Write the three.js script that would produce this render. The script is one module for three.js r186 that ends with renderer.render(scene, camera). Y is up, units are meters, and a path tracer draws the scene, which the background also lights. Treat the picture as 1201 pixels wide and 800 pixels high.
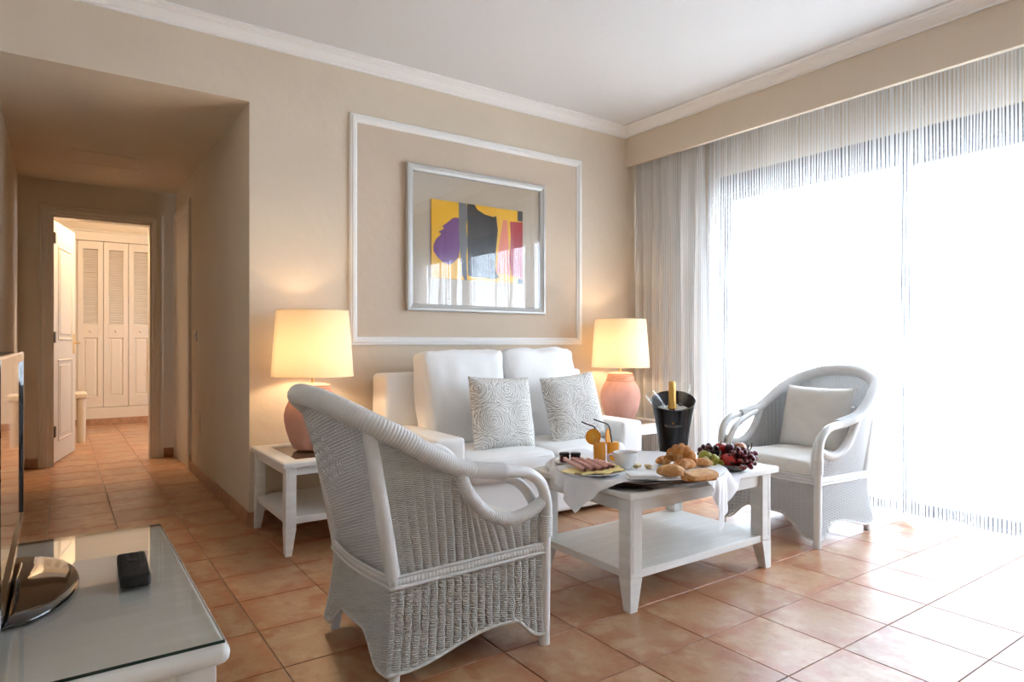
import * as THREE from 'three';
import { RoundedBoxGeometry } from 'three/addons/geometries/RoundedBoxGeometry.js';
import { mergeGeometries, mergeVertices, toCreasedNormals } from 'three/addons/utils/BufferGeometryUtils.js';

// ───────────── camera, sky, exposure ─────────────
const scene = new THREE.Scene();
const FOCAL = 760, EYE = 1.0, YAW = 35 * Math.PI / 180;
const camera = new THREE.PerspectiveCamera(2 * Math.atan(400 / FOCAL) * 180 / Math.PI, 1201 / 800, 0.05, 200);
camera.position.set(0, EYE, 0);
camera.rotation.set(0, -YAW, 0);
camera.setViewOffset(1201, 800, 0, -2, 1201, 800);
scene.background = new THREE.Color(0.85, 0.98, 1.17);          // evenly hazy bright sky
scene.backgroundIntensity = 11.8;
const renderer = new THREE.WebGLRenderer({ antialias: true });
renderer.toneMapping = THREE.LinearToneMapping;
renderer.toneMappingExposure = 1.09;
renderer.shadowMap.enabled = true;

// ───────────── helpers ─────────────
const V3 = (x, y, z) => new THREE.Vector3(x, y, z);
const lin = (r, g, b) => new THREE.Color().setRGB(r, g, b);
function rng(seed) { let a = seed >>> 0; return () => { a = (a + 0x6D2B79F5) >>> 0; let t = a; t = Math.imul(t ^ (t >>> 15), t | 1); t ^= t + Math.imul(t ^ (t >>> 7), t | 61); return ((t ^ (t >>> 14)) >>> 0) / 4294967296; }; }
const rnd = rng(11);
const clamp = (x, a, b) => Math.min(b, Math.max(a, x));
const sstep = (a, b, x) => { const t = clamp((x - a) / (b - a), 0, 1); return t * t * (3 - 2 * t); };
const mix = (a, b, t) => a + (b - a) * t;
// a pixel of the 1201 x 800 frame and a height give a place
function at(u, v, y) {
  const d = FOCAL * (EYE - y) / (v - 402), k = (u - 600.5) / FOCAL;
  return V3(d * (Math.sin(YAW) + k * Math.cos(YAW)), y, d * (-Math.cos(YAW) + k * Math.sin(YAW)));
}
function depthOf(x, z) { return x * Math.sin(YAW) - z * Math.cos(YAW); }
function hash(x, y, s) { let h = Math.imul(x | 0, 374761393) + Math.imul(y | 0, 668265263) + Math.imul(s | 0, 1274126177); h = Math.imul(h ^ (h >>> 13), 1274126177); return ((h ^ (h >>> 16)) >>> 0) / 4294967296; }
function vnoise(x, y, s, period = 1 << 20) {
  const xi = Math.floor(x), yi = Math.floor(y), fx = x - xi, fy = y - yi, m = (a) => ((a % period) + period) % period;
  const u = fx * fx * (3 - 2 * fx), v = fy * fy * (3 - 2 * fy);
  const a = hash(m(xi), m(yi), s), b = hash(m(xi + 1), m(yi), s), c = hash(m(xi), m(yi + 1), s), d = hash(m(xi + 1), m(yi + 1), s);
  return mix(mix(a, b, u), mix(c, d, u), v);
}
function fbm(x, y, s, oct = 4, period = 1 << 20) { let t = 0, a = 0.5, n = 0; for (let i = 0; i < oct; i++) { t += a * vnoise(x, y, s + i, period); n += a; a *= 0.5; x *= 2; y *= 2; period *= 2; } return t / n; }
function dataTex(w, h, fn, srgb, rep = [1, 1]) {
  const d = new Uint8Array(w * h * 4);
  for (let j = 0; j < h; j++) for (let i = 0; i < w; i++) { const c = fn(i / w, j / h, i, j); const o = (j * w + i) * 4; for (let k = 0; k < 3; k++) d[o + k] = clamp(Math.round((Array.isArray(c) ? c[k] : c) * 255), 0, 255); d[o + 3] = 255; }
  const t = new THREE.DataTexture(d, w, h); t.wrapS = t.wrapT = THREE.RepeatWrapping; t.magFilter = THREE.LinearFilter; t.minFilter = THREE.LinearFilter;
  if (srgb) t.colorSpace = THREE.SRGBColorSpace; t.repeat.set(...rep); t.needsUpdate = true; return t;
}
const used = new Map();
function numbered(n) { const k = used.get(n) || 0; used.set(n, k + 1); return k ? `${n}_${String(k).padStart(3, '0')}` : n; }
function tidy(g) { if (!g.attributes.uv) g.setAttribute('uv', new THREE.BufferAttribute(new Float32Array(g.attributes.position.count * 2), 2)); g.clearGroups(); for (const k of Object.keys(g.attributes)) if (!['position', 'normal', 'uv'].includes(k)) g.deleteAttribute(k); return g; }
function join(gs) { if (!Array.isArray(gs)) return tidy(gs); if (gs.length === 1) return tidy(gs[0]); return mergeGeometries(gs.map((g) => tidy(g.index ? g.toNonIndexed() : g))); }
function part(name, gs, m, parent) { const o = new THREE.Mesh(join(gs), m); o.name = name; parent.add(o); return o; }
function thing(name, label, category, pos = [0, 0, 0], turn = 0, group) { const o = new THREE.Group(); o.name = numbered(name); o.position.set(...pos); o.rotation.y = turn; o.userData = { label, category }; if (group) o.userData.group = group; scene.add(o); return o; }
function single(name, gs, m, label, category, group) { const o = part(numbered(name), gs, m, scene); o.userData = { label, category }; if (group) o.userData.group = group; return o; }
function struct(name, gs, m, label, category) { const o = part(numbered(name), gs, m, scene); o.userData = { kind: 'structure', label, category }; return o; }
function structGroup(name, label, category) { const o = new THREE.Group(); o.name = numbered(name); o.userData = { kind: 'structure', label, category }; scene.add(o); return o; }
// uv in metres from the direction each face looks
function uvm(g) {
  g = g.index ? g.toNonIndexed() : g; if (!g.attributes.normal) g.computeVertexNormals();
  const p = g.attributes.position, n = g.attributes.normal, uv = new Float32Array(p.count * 2);
  for (let i = 0; i < p.count; i += 3) {
    let ax = 0, ay = 0, az = 0; for (let k = 0; k < 3; k++) { ax += Math.abs(n.getX(i + k)); ay += Math.abs(n.getY(i + k)); az += Math.abs(n.getZ(i + k)); }
    for (let k = 0; k < 3; k++) { const x = p.getX(i + k), y = p.getY(i + k), z = p.getZ(i + k), o = (i + k) * 2; if (ay >= ax && ay >= az) { uv[o] = x; uv[o + 1] = z; } else if (ax >= az) { uv[o] = z; uv[o + 1] = y; } else { uv[o] = x; uv[o + 1] = y; } }
  }
  g.setAttribute('uv', new THREE.BufferAttribute(uv, 2)); return g;
}
function box(x0, x1, y0, y1, z0, z1, r = 0) {
  const w = x1 - x0, h = y1 - y0, d = z1 - z0; r = Math.min(r, w / 2.01, h / 2.01, d / 2.01);
  const g = r > 0 ? new RoundedBoxGeometry(w, h, d, 2, r) : new THREE.BoxGeometry(w, h, d);
  g.translate((x0 + x1) / 2, (y0 + y1) / 2, (z0 + z1) / 2); return uvm(g);
}
function cyl(r0, r1, y0, y1, x = 0, z = 0, seg = 24) { const g = new THREE.CylinderGeometry(r1, r0, y1 - y0, seg); g.translate(x, (y0 + y1) / 2, z); return g; }
function lathe(pts, seg = 40, x = 0, y = 0, z = 0) { const g = new THREE.LatheGeometry(pts.map((p) => new THREE.Vector2(...p)), seg); g.translate(x, y, z); return g; }
// foot whose rectangle changes from bottom [x0,x1,z0,z1] to top
function taper(b, t, y0, y1) {
  const g = new THREE.BoxGeometry(1, 1, 1), p = g.attributes.position;
  for (let i = 0; i < p.count; i++) { const top = p.getY(i) > 0, q = top ? t : b; p.setXYZ(i, p.getX(i) > 0 ? q[1] : q[0], top ? y1 : y0, p.getZ(i) > 0 ? q[3] : q[2]); }
  const h = g.toNonIndexed(); h.computeVertexNormals(); return uvm(h);
}
// a mitred rectangular frame in the xy plane: profile points are [inset, z], from the outer edge to the inner one
function frame(x0, x1, y0, y1, profile) {
  const pos = [], quad = (a, b, c, d) => pos.push(...a, ...b, ...c, ...a, ...c, ...d);
  const corner = (k, [i, z]) => [[x0 + i, y0 + i, z], [x1 - i, y0 + i, z], [x1 - i, y1 - i, z], [x0 + i, y1 - i, z]][k];
  for (let j = 0; j < profile.length - 1; j++) for (let k = 0; k < 4; k++) { const n = (k + 1) % 4; quad(corner(k, profile[j]), corner(n, profile[j]), corner(n, profile[j + 1]), corner(k, profile[j + 1])); }
  const g = new THREE.BufferGeometry(); g.setAttribute('position', new THREE.Float32BufferAttribute(pos, 3)); g.computeVertexNormals(); return uvm(g);
}
function extrude(points, len) { const s = new THREE.Shape(points.map((p) => new THREE.Vector2(...p))); return new THREE.ExtrudeGeometry(s, { depth: len, bevelEnabled: false }); }
// tube with its own radius along the way; v of the uv runs in metres along it
function tube(curve, r, seg = 40, rad = 10, cap = true) {
  const pts = []; for (let i = 0; i <= seg; i++) pts.push(curve.getPoint(i / seg));
  const R = typeof r === 'function' ? r : () => r, pos = [], nor = [], uv = [], idx = [];
  let N = null, len = 0;
  for (let i = 0; i <= seg; i++) {
    const T = pts[Math.min(seg, i + 1)].clone().sub(pts[Math.max(0, i - 1)]).normalize();
    if (!N) { N = Math.abs(T.y) < 0.9 ? V3(0, 1, 0) : V3(1, 0, 0); }
    N = N.clone().sub(T.clone().multiplyScalar(N.dot(T))).normalize();
    const B = T.clone().cross(N); if (i) len += pts[i].distanceTo(pts[i - 1]);
    const i0 = Math.max(0, i - 1), i1 = Math.min(seg, i + 1), slope = (R(i1 / seg) - R(i0 / seg)) / (pts[i1].distanceTo(pts[i0]) || 1);
    for (let k = 0; k <= rad; k++) { const a = k / rad * Math.PI * 2, c = Math.cos(a), s = Math.sin(a), n = N.clone().multiplyScalar(c).addScaledVector(B, s), q = R(i / seg); pos.push(pts[i].x + n.x * q, pts[i].y + n.y * q, pts[i].z + n.z * q); const m = n.clone().addScaledVector(T, -slope).normalize(); nor.push(m.x, m.y, m.z); uv.push(k / rad * 0.1, len); }
  }
  const w = rad + 1; for (let i = 0; i < seg; i++) for (let k = 0; k < rad; k++) { const a = i * w + k, b = a + w; idx.push(a, a + 1, b, a + 1, b + 1, b); }
  if (cap) for (const e of [0, seg]) { const c = pos.length / 3, p = pts[e], T = pts[Math.min(seg, e + 1)].clone().sub(pts[Math.max(0, e - 1)]).normalize().multiplyScalar(e ? 1 : -1); pos.push(p.x, p.y, p.z); nor.push(T.x, T.y, T.z); uv.push(0, 0); const st = pos.length / 3; for (let k = 0; k <= rad; k++) { const o = (e * w + k) * 3; pos.push(pos[o], pos[o + 1], pos[o + 2]); nor.push(T.x, T.y, T.z); uv.push(0, 0); } for (let k = 0; k < rad; k++) e ? idx.push(c, st + k, st + k + 1) : idx.push(c, st + k + 1, st + k); }
  const g = new THREE.BufferGeometry(); g.setAttribute('position', new THREE.Float32BufferAttribute(pos, 3)); g.setAttribute('normal', new THREE.Float32BufferAttribute(nor, 3)); g.setAttribute('uv', new THREE.Float32BufferAttribute(uv, 2)); g.setIndex(idx); return g;
}
const curve = (pts) => new THREE.CatmullRomCurve3(pts.map((p) => V3(...p)), false, 'centripetal');
const line = (a, b) => new THREE.LineCurve3(V3(...a), V3(...b));
// upholstery: a rounded block with puffed faces and slight unevenness; centred
function softBox(w, h, d, r, puff = [0, 0, 0], uneven = 0.002, seed = 1, seg = 18) {
  let g = new THREE.BoxGeometry(w, h, d, seg, Math.max(6, Math.round(seg * h / Math.max(w, d))), Math.max(6, Math.round(seg * d / Math.max(w, h)))); g.deleteAttribute('uv'); g.deleteAttribute('normal'); g = mergeVertices(g, 1e-5);
  const p = g.attributes.position, H = [w / 2, h / 2, d / 2], q = [0, 0, 0];
  const warp = (t) => Math.sin(t * Math.PI / 2) * 0.6 + t * 0.4;
  for (let i = 0; i < p.count; i++) {
    const a = [p.getX(i), p.getY(i), p.getZ(i)], n = a.map((x, k) => x / H[k]), e = a.map((x, k) => H[k] * warp(n[k]));
    const c = e.map((x, k) => clamp(x, -(H[k] - r), H[k] - r)), dv = e.map((x, k) => x - c[k]), l = Math.hypot(...dv);
    for (let k = 0; k < 3; k++) q[k] = l > 1e-9 ? c[k] + dv[k] / l * Math.min(r, l) : e[k];
    if (l > 1e-9) { const m = Math.max(...dv.map(Math.abs)); for (let k = 0; k < 3; k++) q[k] = c[k] + dv[k] / l * m; }
    for (let k = 0; k < 3; k++) { const o1 = (k + 1) % 3, o2 = (k + 2) % 3; q[k] += Math.sign(n[k]) * Math.pow(Math.abs(n[k]), 3) * puff[k] * (1 - n[o1] ** 2) * (1 - n[o2] ** 2); }
    const z = (fbm(a[0] * 9 + seed * 7, a[2] * 9 + a[1] * 6, seed, 3) - 0.5) * uneven * 2;
    p.setXYZ(i, q[0] + z, q[1] + z, q[2] + z);
  }
  g.computeVertexNormals(); return uvm2(g);
}
function uvm2(g) { const n = g.attributes.normal.array.slice(), idx = g.index; const h = uvm(g); return h; }
// pillow with pinched corners, standing in the xy plane, thick along z
function pillowGeo(w, h, t, seed = 1, N = 28) {
  const pos = [], uv = [], idx = [];
  for (const s of [1, -1]) {
    const o = pos.length / 3;
    for (let j = 0; j <= N; j++) for (let i = 0; i <= N; i++) {
      const a = i / N * 2 - 1, b = j / N * 2 - 1, x = a * (1 - 0.05 * (1 - Math.abs(b) ** 2.5) * 1.0 * Math.abs(a) ** 2), y = b * (1 - 0.05 * (1 - Math.abs(a) ** 2.5) * Math.abs(b) ** 2);
      const th = Math.pow(Math.max(0, (1 - a ** 4) * (1 - b ** 4)), 0.55), wr = (fbm(a * 2.5 + seed * 3, b * 2.5 + s, seed, 3) - 0.5) * 0.012 * th;
      pos.push(x * w / 2, y * h / 2, s * (th * t / 2 + wr)); uv.push((a + 1) / 2, (b + 1) / 2);
    }
    for (let j = 0; j < N; j++) for (let i = 0; i < N; i++) { const p = o + j * (N + 1) + i, q = p + N + 1; s > 0 ? idx.push(p, p + 1, q, p + 1, q + 1, q) : idx.push(p, q, p + 1, p + 1, q, q + 1); }
  }
  const g = new THREE.BufferGeometry(); g.setAttribute('position', new THREE.Float32BufferAttribute(pos, 3)); g.setAttribute('uv', new THREE.Float32BufferAttribute(uv, 2)); g.setIndex(idx); g.computeVertexNormals(); return g;
}

// ───────────── materials ─────────────
const std = (o) => new THREE.MeshStandardMaterial(o), phys = (o) => new THREE.MeshPhysicalMaterial(o);
const plasterBump = dataTex(256, 256, (x, y) => fbm(x * 16, y * 16, 3, 4, 16), false, [1.6, 1.6]);
const plasterTint = dataTex(256, 256, (x, y) => { const n = 0.955 + 0.045 * fbm(x * 6, y * 6, 9, 4, 6); return [n, n, n]; }, true, [0.5, 0.5]);
const fabricBump = dataTex(256, 256, (x, y) => 0.5 + 0.25 * Math.sin(x * Math.PI * 128) + 0.25 * Math.sin(y * Math.PI * 128) + 0.2 * (vnoise(x * 128, y * 128, 5, 128) - 0.5), false, [4, 4]);
const woodTint = dataTex(256, 256, (x, y) => { const n = 0.93 + 0.07 * fbm(x * 4, y * 40, 21, 4, 4); return [n, n * 0.995, n * 0.985]; }, true, [1.2, 1.2]);
const M = {
  wall: std({ color: lin(0.75, 0.645, 0.515), roughness: 0.92, map: plasterTint, bumpMap: plasterBump, bumpScale: 0.0012 }),
  panel: std({ color: lin(0.66, 0.545, 0.425), roughness: 0.92, map: plasterTint, bumpMap: plasterBump, bumpScale: 0.0012 }),
  ceiling: std({ color: lin(0.72, 0.72, 0.72), roughness: 0.95, bumpMap: plasterBump, bumpScale: 0.0008 }),
  trim: std({ color: lin(0.87, 0.86, 0.84), roughness: 0.5 }),
  joinery: std({ color: lin(0.69, 0.62, 0.53), roughness: 0.42 }),
  white: std({ color: lin(0.82, 0.82, 0.80), roughness: 0.42, map: woodTint }),
  grout: std({ color: lin(0.50, 0.43, 0.37), roughness: 0.9 }),
  sofa: std({ color: lin(0.91, 0.90, 0.88), roughness: 0.95, bumpMap: fabricBump, bumpScale: 0.0006 }),
  cushion: std({ color: lin(0.80, 0.77, 0.72), roughness: 0.95, bumpMap: fabricBump, bumpScale: 0.0006 }),
  wicker: std({ color: lin(0.66, 0.66, 0.655), roughness: 0.5 }),
  rattan: std({ color: lin(0.70, 0.70, 0.69), roughness: 0.42 }),
  pole: std({ color: lin(0.74, 0.74, 0.73), roughness: 0.35 }),
  clay: std({ color: lin(0.78, 0.47, 0.36), roughness: 0.85, bumpMap: plasterBump, bumpScale: 0.002 }),
  brass: std({ color: lin(0.78, 0.55, 0.22), roughness: 0.28, metalness: 1 }),
  chrome: std({ color: lin(0.75, 0.75, 0.75), roughness: 0.2, metalness: 1 }),
  dark: std({ color: lin(0.02, 0.018, 0.018), roughness: 0.4 }),
  gloss: phys({ color: lin(0.008, 0.007, 0.008), roughness: 0.06, clearcoat: 1, clearcoatRoughness: 0.03 }),
  aluminium: std({ color: lin(0.10, 0.105, 0.115), roughness: 0.5, metalness: 0.3 }),
  pane: phys({ color: lin(0.97, 0.98, 0.98), roughness: 0.0, transmission: 1, thickness: 0 }),
  topGlass: phys({ color: lin(0.98, 0.99, 0.985), roughness: 0.02, transmission: 1, thickness: 0, ior: 1.5 }),
  bronzeGlass: phys({ color: lin(0.42, 0.32, 0.24), roughness: 0.03, transmission: 0.8, thickness: 0 }),
  silver: std({ color: lin(0.50, 0.49, 0.465), roughness: 0.42, metalness: 0.3 }),
  china: std({ color: lin(0.80, 0.80, 0.80), roughness: 0.18 }),
  linen: std({ color: lin(0.82, 0.82, 0.83), roughness: 0.9, bumpMap: fabricBump, bumpScale: 0.0004, side: THREE.DoubleSide }),
};
M.clay.map = dataTex(256, 256, (x, y) => { const n = fbm(x * 8, y * 8, 31, 4, 8), w = sstep(0.5, 0.75, fbm(x * 5, y * 5, 77, 4, 5)); return [mix(0.86 + 0.14 * n, 1, w), mix(0.80 + 0.14 * n, 1, w * 0.9), mix(0.80 + 0.14 * n, 1, w)]; }, true, [1, 1]);

// ───────────── the setting ─────────────
const XL = -0.26, XC = 0.85, ZB = -3.70, XP = 3.69, XW = 4.05, ZF = 2.6, H = 2.69, HC = 2.31, ZD = -6.40, ZWARD = -9.30, T = 0.12, FX0 = -1.3, FX1 = 2.4;
struct('wall_back', [box(XC, XW + T, 0, H, ZB - T, ZB), box(XL - T, XC, HC, H, ZB - T, ZB)], M.wall, 'cream plaster wall behind the sofa with a passage opening', 'wall');
struct('wall_left', box(XL - T, XL, 0, H, ZB, ZF), M.wall, 'cream plaster wall behind the television', 'wall');
struct('wall_passage_left', box(XL - T, XL, 0, H, ZD, ZB), M.wall, 'cream plaster wall of the passage opposite the closed door', 'wall');
struct('wall_passage', [box(XC, XC + T, 0, HC, ZD + 0.02, ZB - T), ], M.wall, 'cream plaster wall of the passage with light switch', 'wall');
struct('wall_passage_end', [box(FX0, -0.05, 0, 2.6, ZD - T, ZD), box(0.67, FX1, 0, 2.6, ZD - T, ZD), box(-0.05, 0.67, 2.03, 2.6, ZD - T, ZD)], M.wall, 'cream end wall of the passage around the open doorway', 'wall');
struct('wall_front', box(XL - T, XW + T, 0, H, ZF, ZF + T), M.wall, 'cream plaster wall opposite the sofa', 'wall');
struct('ceiling', box(XL - T, XW + T, H, H + 0.1, ZB - T, ZF + T), M.ceiling, 'flat white living room ceiling', 'ceiling');
struct('ceiling_passage', box(XL - T, XC + T, HC, HC + 0.1, ZD - T, ZB - T), M.wall, 'lower ceiling of the passage', 'ceiling');
// far room
struct('wall_bedroom_left', box(FX0 - T, FX0, 0, 2.6, ZWARD - 0.6, ZD), M.wall, 'cream side wall of the far room left of the doorway', 'wall');
const BW = [-8.5, -7.3, 0.95, 2.0];   // its window: z from, z to, y from, y to
struct('wall_bedroom_right', [box(FX1, FX1 + T, 0, 2.6, ZWARD - 0.6, BW[0]), box(FX1, FX1 + T, 0, 2.6, BW[1], ZD), box(FX1, FX1 + T, 0, BW[2], BW[0], BW[1]), box(FX1, FX1 + T, BW[3], 2.6, BW[0], BW[1])], M.wall, 'cream side wall of the far room right of the doorway', 'wall');
{ const w = structGroup('window_2', 'window in the side wall of the far room', 'window');
  part('frame', frame(BW[0], BW[1], BW[2], BW[3], [[0, -0.03], [0, 0.03], [0.05, 0.03], [0.05, -0.03], [0, -0.03]]).rotateY(-Math.PI / 2).translate(FX1 + 0.06, 0, 0), M.trim, w);
  part('mullion', box(FX1 + 0.03, FX1 + 0.09, BW[2], BW[3], -7.93, -7.87), M.trim, w);
  for (const [a, b] of [[BW[0] + 0.05, -7.93], [-7.87, BW[1] - 0.05]]) part('glass_pane', box(FX1 + 0.057, FX1 + 0.063, BW[2] + 0.05, BW[3] - 0.05, a, b), M.pane, w);
  part('window_sill', box(FX1 - 0.03, FX1 + 0.02, BW[2] - 0.03, BW[2], BW[0] - 0.03, BW[1] + 0.03, 0.004), M.trim, w); }
struct('wall_bedroom_back', box(FX0, FX1, 0, 2.6, ZWARD - 0.7, ZWARD - 0.6), M.wall, 'cream wall behind the louvred wardrobe', 'wall');
struct('wall_bedroom_bulkhead', box(FX0, FX1, 2.361, 2.6, ZWARD - 0.1, ZWARD), M.wall, 'cream wall above the louvred wardrobe', 'wall');
struct('ceiling_bedroom', box(FX0 - T, FX1 + T, 2.6, 2.7, ZWARD - 0.7, ZD), M.ceiling, 'white ceiling of the far room', 'ceiling');
// window wall: lintel, sill-less opening, jamb piers
const WZ0 = -3.12, WZ1 = 0.85, WTOP = 2.24;
struct('wall_right', [box(XW, XW + 0.22, WTOP, H, ZB - T, ZF + T), box(XW, XW + 0.22, 0, WTOP, ZB - T, WZ0), box(XW, XW + 0.22, 0, WTOP, WZ1, ZF + T)], M.wall, 'cream wall around the wide glazed doors', 'wall');
struct('trim_pelmet', box(XP, XP + 0.03, 2.395, H, ZB, ZF), M.wall, 'long cream plaster pelmet hiding the curtain rail', 'pelmet');
// cornices
const corn = [[0, 0], [0.012, 0], [0.012, 0.012], [0.022, 0.018], [0.034, 0.03], [0.044, 0.046], [0.048, 0.05], [0.06, 0.05], [0.066, 0.056], [0.09, 0.058], [0.09, 0.072], [0, 0.072]];
const cornLeft = corn.map(([a, b]) => [-a, b]);
{ const g = extrude(cornLeft, XP - XL); g.rotateY(Math.PI / 2); g.translate(XL, 2.62, ZB); struct('trim_1', toCreasedNormals(g, 0.3), M.trim, 'white moulded cornice along the wall behind the sofa', 'cornice'); }
{ const g = extrude(cornLeft, ZF - ZB); g.translate(XP, 2.62, ZB); struct('trim_2', toCreasedNormals(g, 0.3), M.trim, 'white moulded cornice above the curtain pelmet', 'cornice'); }
// wall moulding with painted panel
{ const o = structGroup('trim_3', 'white rectangular wall moulding framing a beige painted panel', 'moulding');
  const g = frame(1.41, 3.225, 0.985, 2.365, [[0, 0], [0, 0.012], [0.006, 0.018], [0.014, 0.018], [0.018, 0.024], [0.034, 0.024], [0.040, 0.014], [0.048, 0.012], [0.052, 0]]); g.translate(0, 0, ZB); part('moulding', g, M.trim, o);
  part('painted_panel', box(1.45, 3.185, 1.025, 2.325, ZB, ZB + 0.003), M.panel, o); }

// floor: square terracotta tiles on a grout bed
{
  const P = 0.3065, X0 = 2.10, Z0 = -1.423, gap = 0.0042;
  const tex = dataTex(1024, 1024, (x, y) => {
    const i = Math.floor(x * 4), j = Math.floor(y * 4), s = i + j * 4, u = x * 4 - i, v = y * 4 - j;
    const e = Math.min(u, 1 - u, v, 1 - v), n = fbm(u * 5 + s * 13, v * 5 + s * 7, 41, 5), n2 = fbm(u * 6 + s * 3, v * 5 + s, 57, 4), n3 = fbm(u * 40 + s, v * 40, 61, 2);
    const red = clamp(sstep(0.22, 0.0, e + (n - 0.5) * 0.42) * 0.8 + sstep(0.52, 0.72, n2) * 0.6, 0, 1), pale = sstep(0.5, 0.8, n) * 0.7;
    const tone = 0.97 + 0.06 * (hash(s, 3, 9) - 0.5) * 2 + (n3 - 0.5) * 0.07;
    let c = [0.725, 0.555, 0.405]; c = [mix(c[0], 0.685, red), mix(c[1], 0.445, red), mix(c[2], 0.30, red)]; c = [mix(c[0], 0.785, pale), mix(c[1], 0.645, pale), mix(c[2], 0.51, pale)];
    return c.map((k) => k * tone);
  }, true);
  const tileBump = dataTex(256, 256, (x, y) => fbm(x * 10, y * 10, 71, 4, 10), false, [4, 4]);
  M.tile = phys({ map: tex, ior: 1.7, roughness: 0.35, bumpMap: tileBump, bumpScale: 0.0012 });
  const fl = structGroup('floor', 'square terracotta floor tiles with thin grout joints', 'floor');
  part('grout_bed', [box(XL - T, XW + 0.22, -0.05, -0.0045, ZB, ZF + T), box(XL - T, XC + T, -0.05, -0.0045, ZD, ZB), box(FX0 - T, FX1 + T, -0.05, -0.0045, ZWARD - 0.7, ZD)], M.grout, fl);
  const tileGeo = (w, d, k) => {
    const b = 0.0009, y = -0.0012, pos = [], uv = [], q = (a, b2, c, e) => { for (const p of [a, b2, c, a, c, e]) { pos.push(...p); const i = k % 4, j = Math.floor(k / 4) % 4; uv.push((i + 0.02 + 0.96 * clamp(p[0] / P + 0.5, 0, 1)) / 4, (j + 0.02 + 0.96 * clamp(p[2] / P + 0.5, 0, 1)) / 4); } };
    const [x0, x1] = w, [z0, z1] = d, c = (x, yy, z) => [x, yy, z];
    const O = [c(x0, y, z0), c(x0, y, z1), c(x1, y, z1), c(x1, y, z0)], I = [c(x0 + b, 0, z0 + b), c(x0 + b, 0, z1 - b), c(x1 - b, 0, z1 - b), c(x1 - b, 0, z0 + b)], L = O.map(([x, , z]) => [x, -0.012, z]);
    q(I[0], I[1], I[2], I[3]); for (let m = 0; m < 4; m++) { const n = (m + 1) % 4; q(O[m], O[n], I[n], I[m]); q(L[m], L[n], O[n], O[m]); }
    const g = new THREE.BufferGeometry(); g.setAttribute('position', new THREE.Float32BufferAttribute(pos, 3)); g.setAttribute('uv', new THREE.Float32BufferAttribute(uv, 2)); g.computeVertexNormals(); return g;
  };
  const full = Array.from({ length: 16 }, (_, k) => tileGeo([-P / 2 + gap / 2, P / 2 - gap / 2], [-P / 2 + gap / 2, P / 2 - gap / 2], k)), cells = [];
  for (let j = -27; j < 15; j++) for (let i = -13; i < 9; i++) {
    const cx = X0 + (i + 0.5) * P, cz = Z0 + (j + 0.5) * P; let r;
    if (cz > ZB - 0.1) r = [XL, XW + 0.2, -9, ZF]; else if (cz > ZD) r = [XL, XC, -9, 9]; else if (cz > ZWARD) r = [FX0, FX1, ZWARD + 0.02, 9]; else continue;
    const x0 = Math.max(cx - P / 2 + gap / 2, r[0]), x1 = Math.min(cx + P / 2 - gap / 2, r[1]), z0 = Math.max(cz - P / 2 + gap / 2, r[2]), z1 = Math.min(cz + P / 2 - gap / 2, r[3]);
    if (x1 - x0 < 0.02 || z1 - z0 < 0.02) continue;
    const d = depthOf(cx, cz), u = 600 + FOCAL * (cx * Math.cos(YAW) + cz * Math.sin(YAW)) / Math.max(d, 0.01), v = 402 + FOCAL / Math.max(d, 0.01);
    const seen = d > 0.9 && u > -120 && u < 1330 && v < 980 && !(cz < ZD && (cx < -0.5 || cx > 1.3));
    cells.push({ cx, cz, x0, x1, z0, z1, k: Math.floor(hash(i, j, 5) * 16), turn: hash(i, j, 6) < 0.5, rank: seen ? d : 100 + Math.abs(d) });
  }
  cells.sort((a, b) => a.rank - b.rank); const rest = [];
  cells.forEach((c, n) => {
    const whole = c.x1 - c.x0 > P - gap - 1e-4 && c.z1 - c.z0 > P - gap - 1e-4;
    const g = whole ? full[c.k] : tileGeo([c.x0 - c.cx, c.x1 - c.cx], [c.z0 - c.cz, c.z1 - c.cz], c.k);
    if (c.rank < 100 && n < 298) { const t = part('tile', g, M.tile, fl); t.position.set(c.cx, (hash(n, 1, 2) - 0.5) * 0.0006, c.cz); if (whole && c.turn) t.rotation.y = Math.PI; } else rest.push(g.clone().translate(c.cx, 0, c.cz));
  });
  if (rest.length) { const r = part('remaining_tiles', rest, M.tile, fl); r.userData.kind = 'stuff'; }
}
// skirting tiles
function skirting(name, pts, label) {   // runs of [ax, az, bx, bz, nx, nz]
  const o = structGroup(name, label, 'skirting');
  for (const [ax, az, bx, bz, nx, nz] of pts) {
    const L = Math.hypot(bx - ax, bz - az), n = Math.max(1, Math.round(L / 0.306)), s = L / n;
    for (let i = 0; i < n; i++) { const t0 = (i * s + 0.001) / L, t1 = ((i + 1) * s - 0.001) / L, X = [mix(ax, bx, t0), mix(ax, bx, t1), mix(ax, bx, t0) + nx * 0.011, mix(ax, bx, t1) + nx * 0.011], Z = [mix(az, bz, t0), mix(az, bz, t1), mix(az, bz, t0) + nz * 0.011, mix(az, bz, t1) + nz * 0.011];
      const g = box(Math.min(...X), Math.max(...X), 0, 0.078, Math.min(...Z), Math.max(...Z), 0.002); part('skirting_tile', g, M.skirt, o); }
  }
}
M.skirt = std({ color: lin(0.50, 0.28, 0.17), roughness: 0.45, map: dataTex(256, 256, (x, y) => { const n = 0.8 + 0.2 * fbm(x * 12, y * 12, 91, 4, 12); return [n, n * 0.98, n * 0.95]; }, true, [3, 3]) });
skirting('baseboard_passage', [[XC, -5.58, XC, ZB, -1, 0], [XC, ZD, XC, ZD + 0.03, -1, 0]], 'terracotta tile skirting along the passage wall');
skirting('baseboard_back', [[XC - 0.011, ZB, XW, ZB, 0, 1]], 'terracotta tile skirting along the wall behind the sofa');
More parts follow.
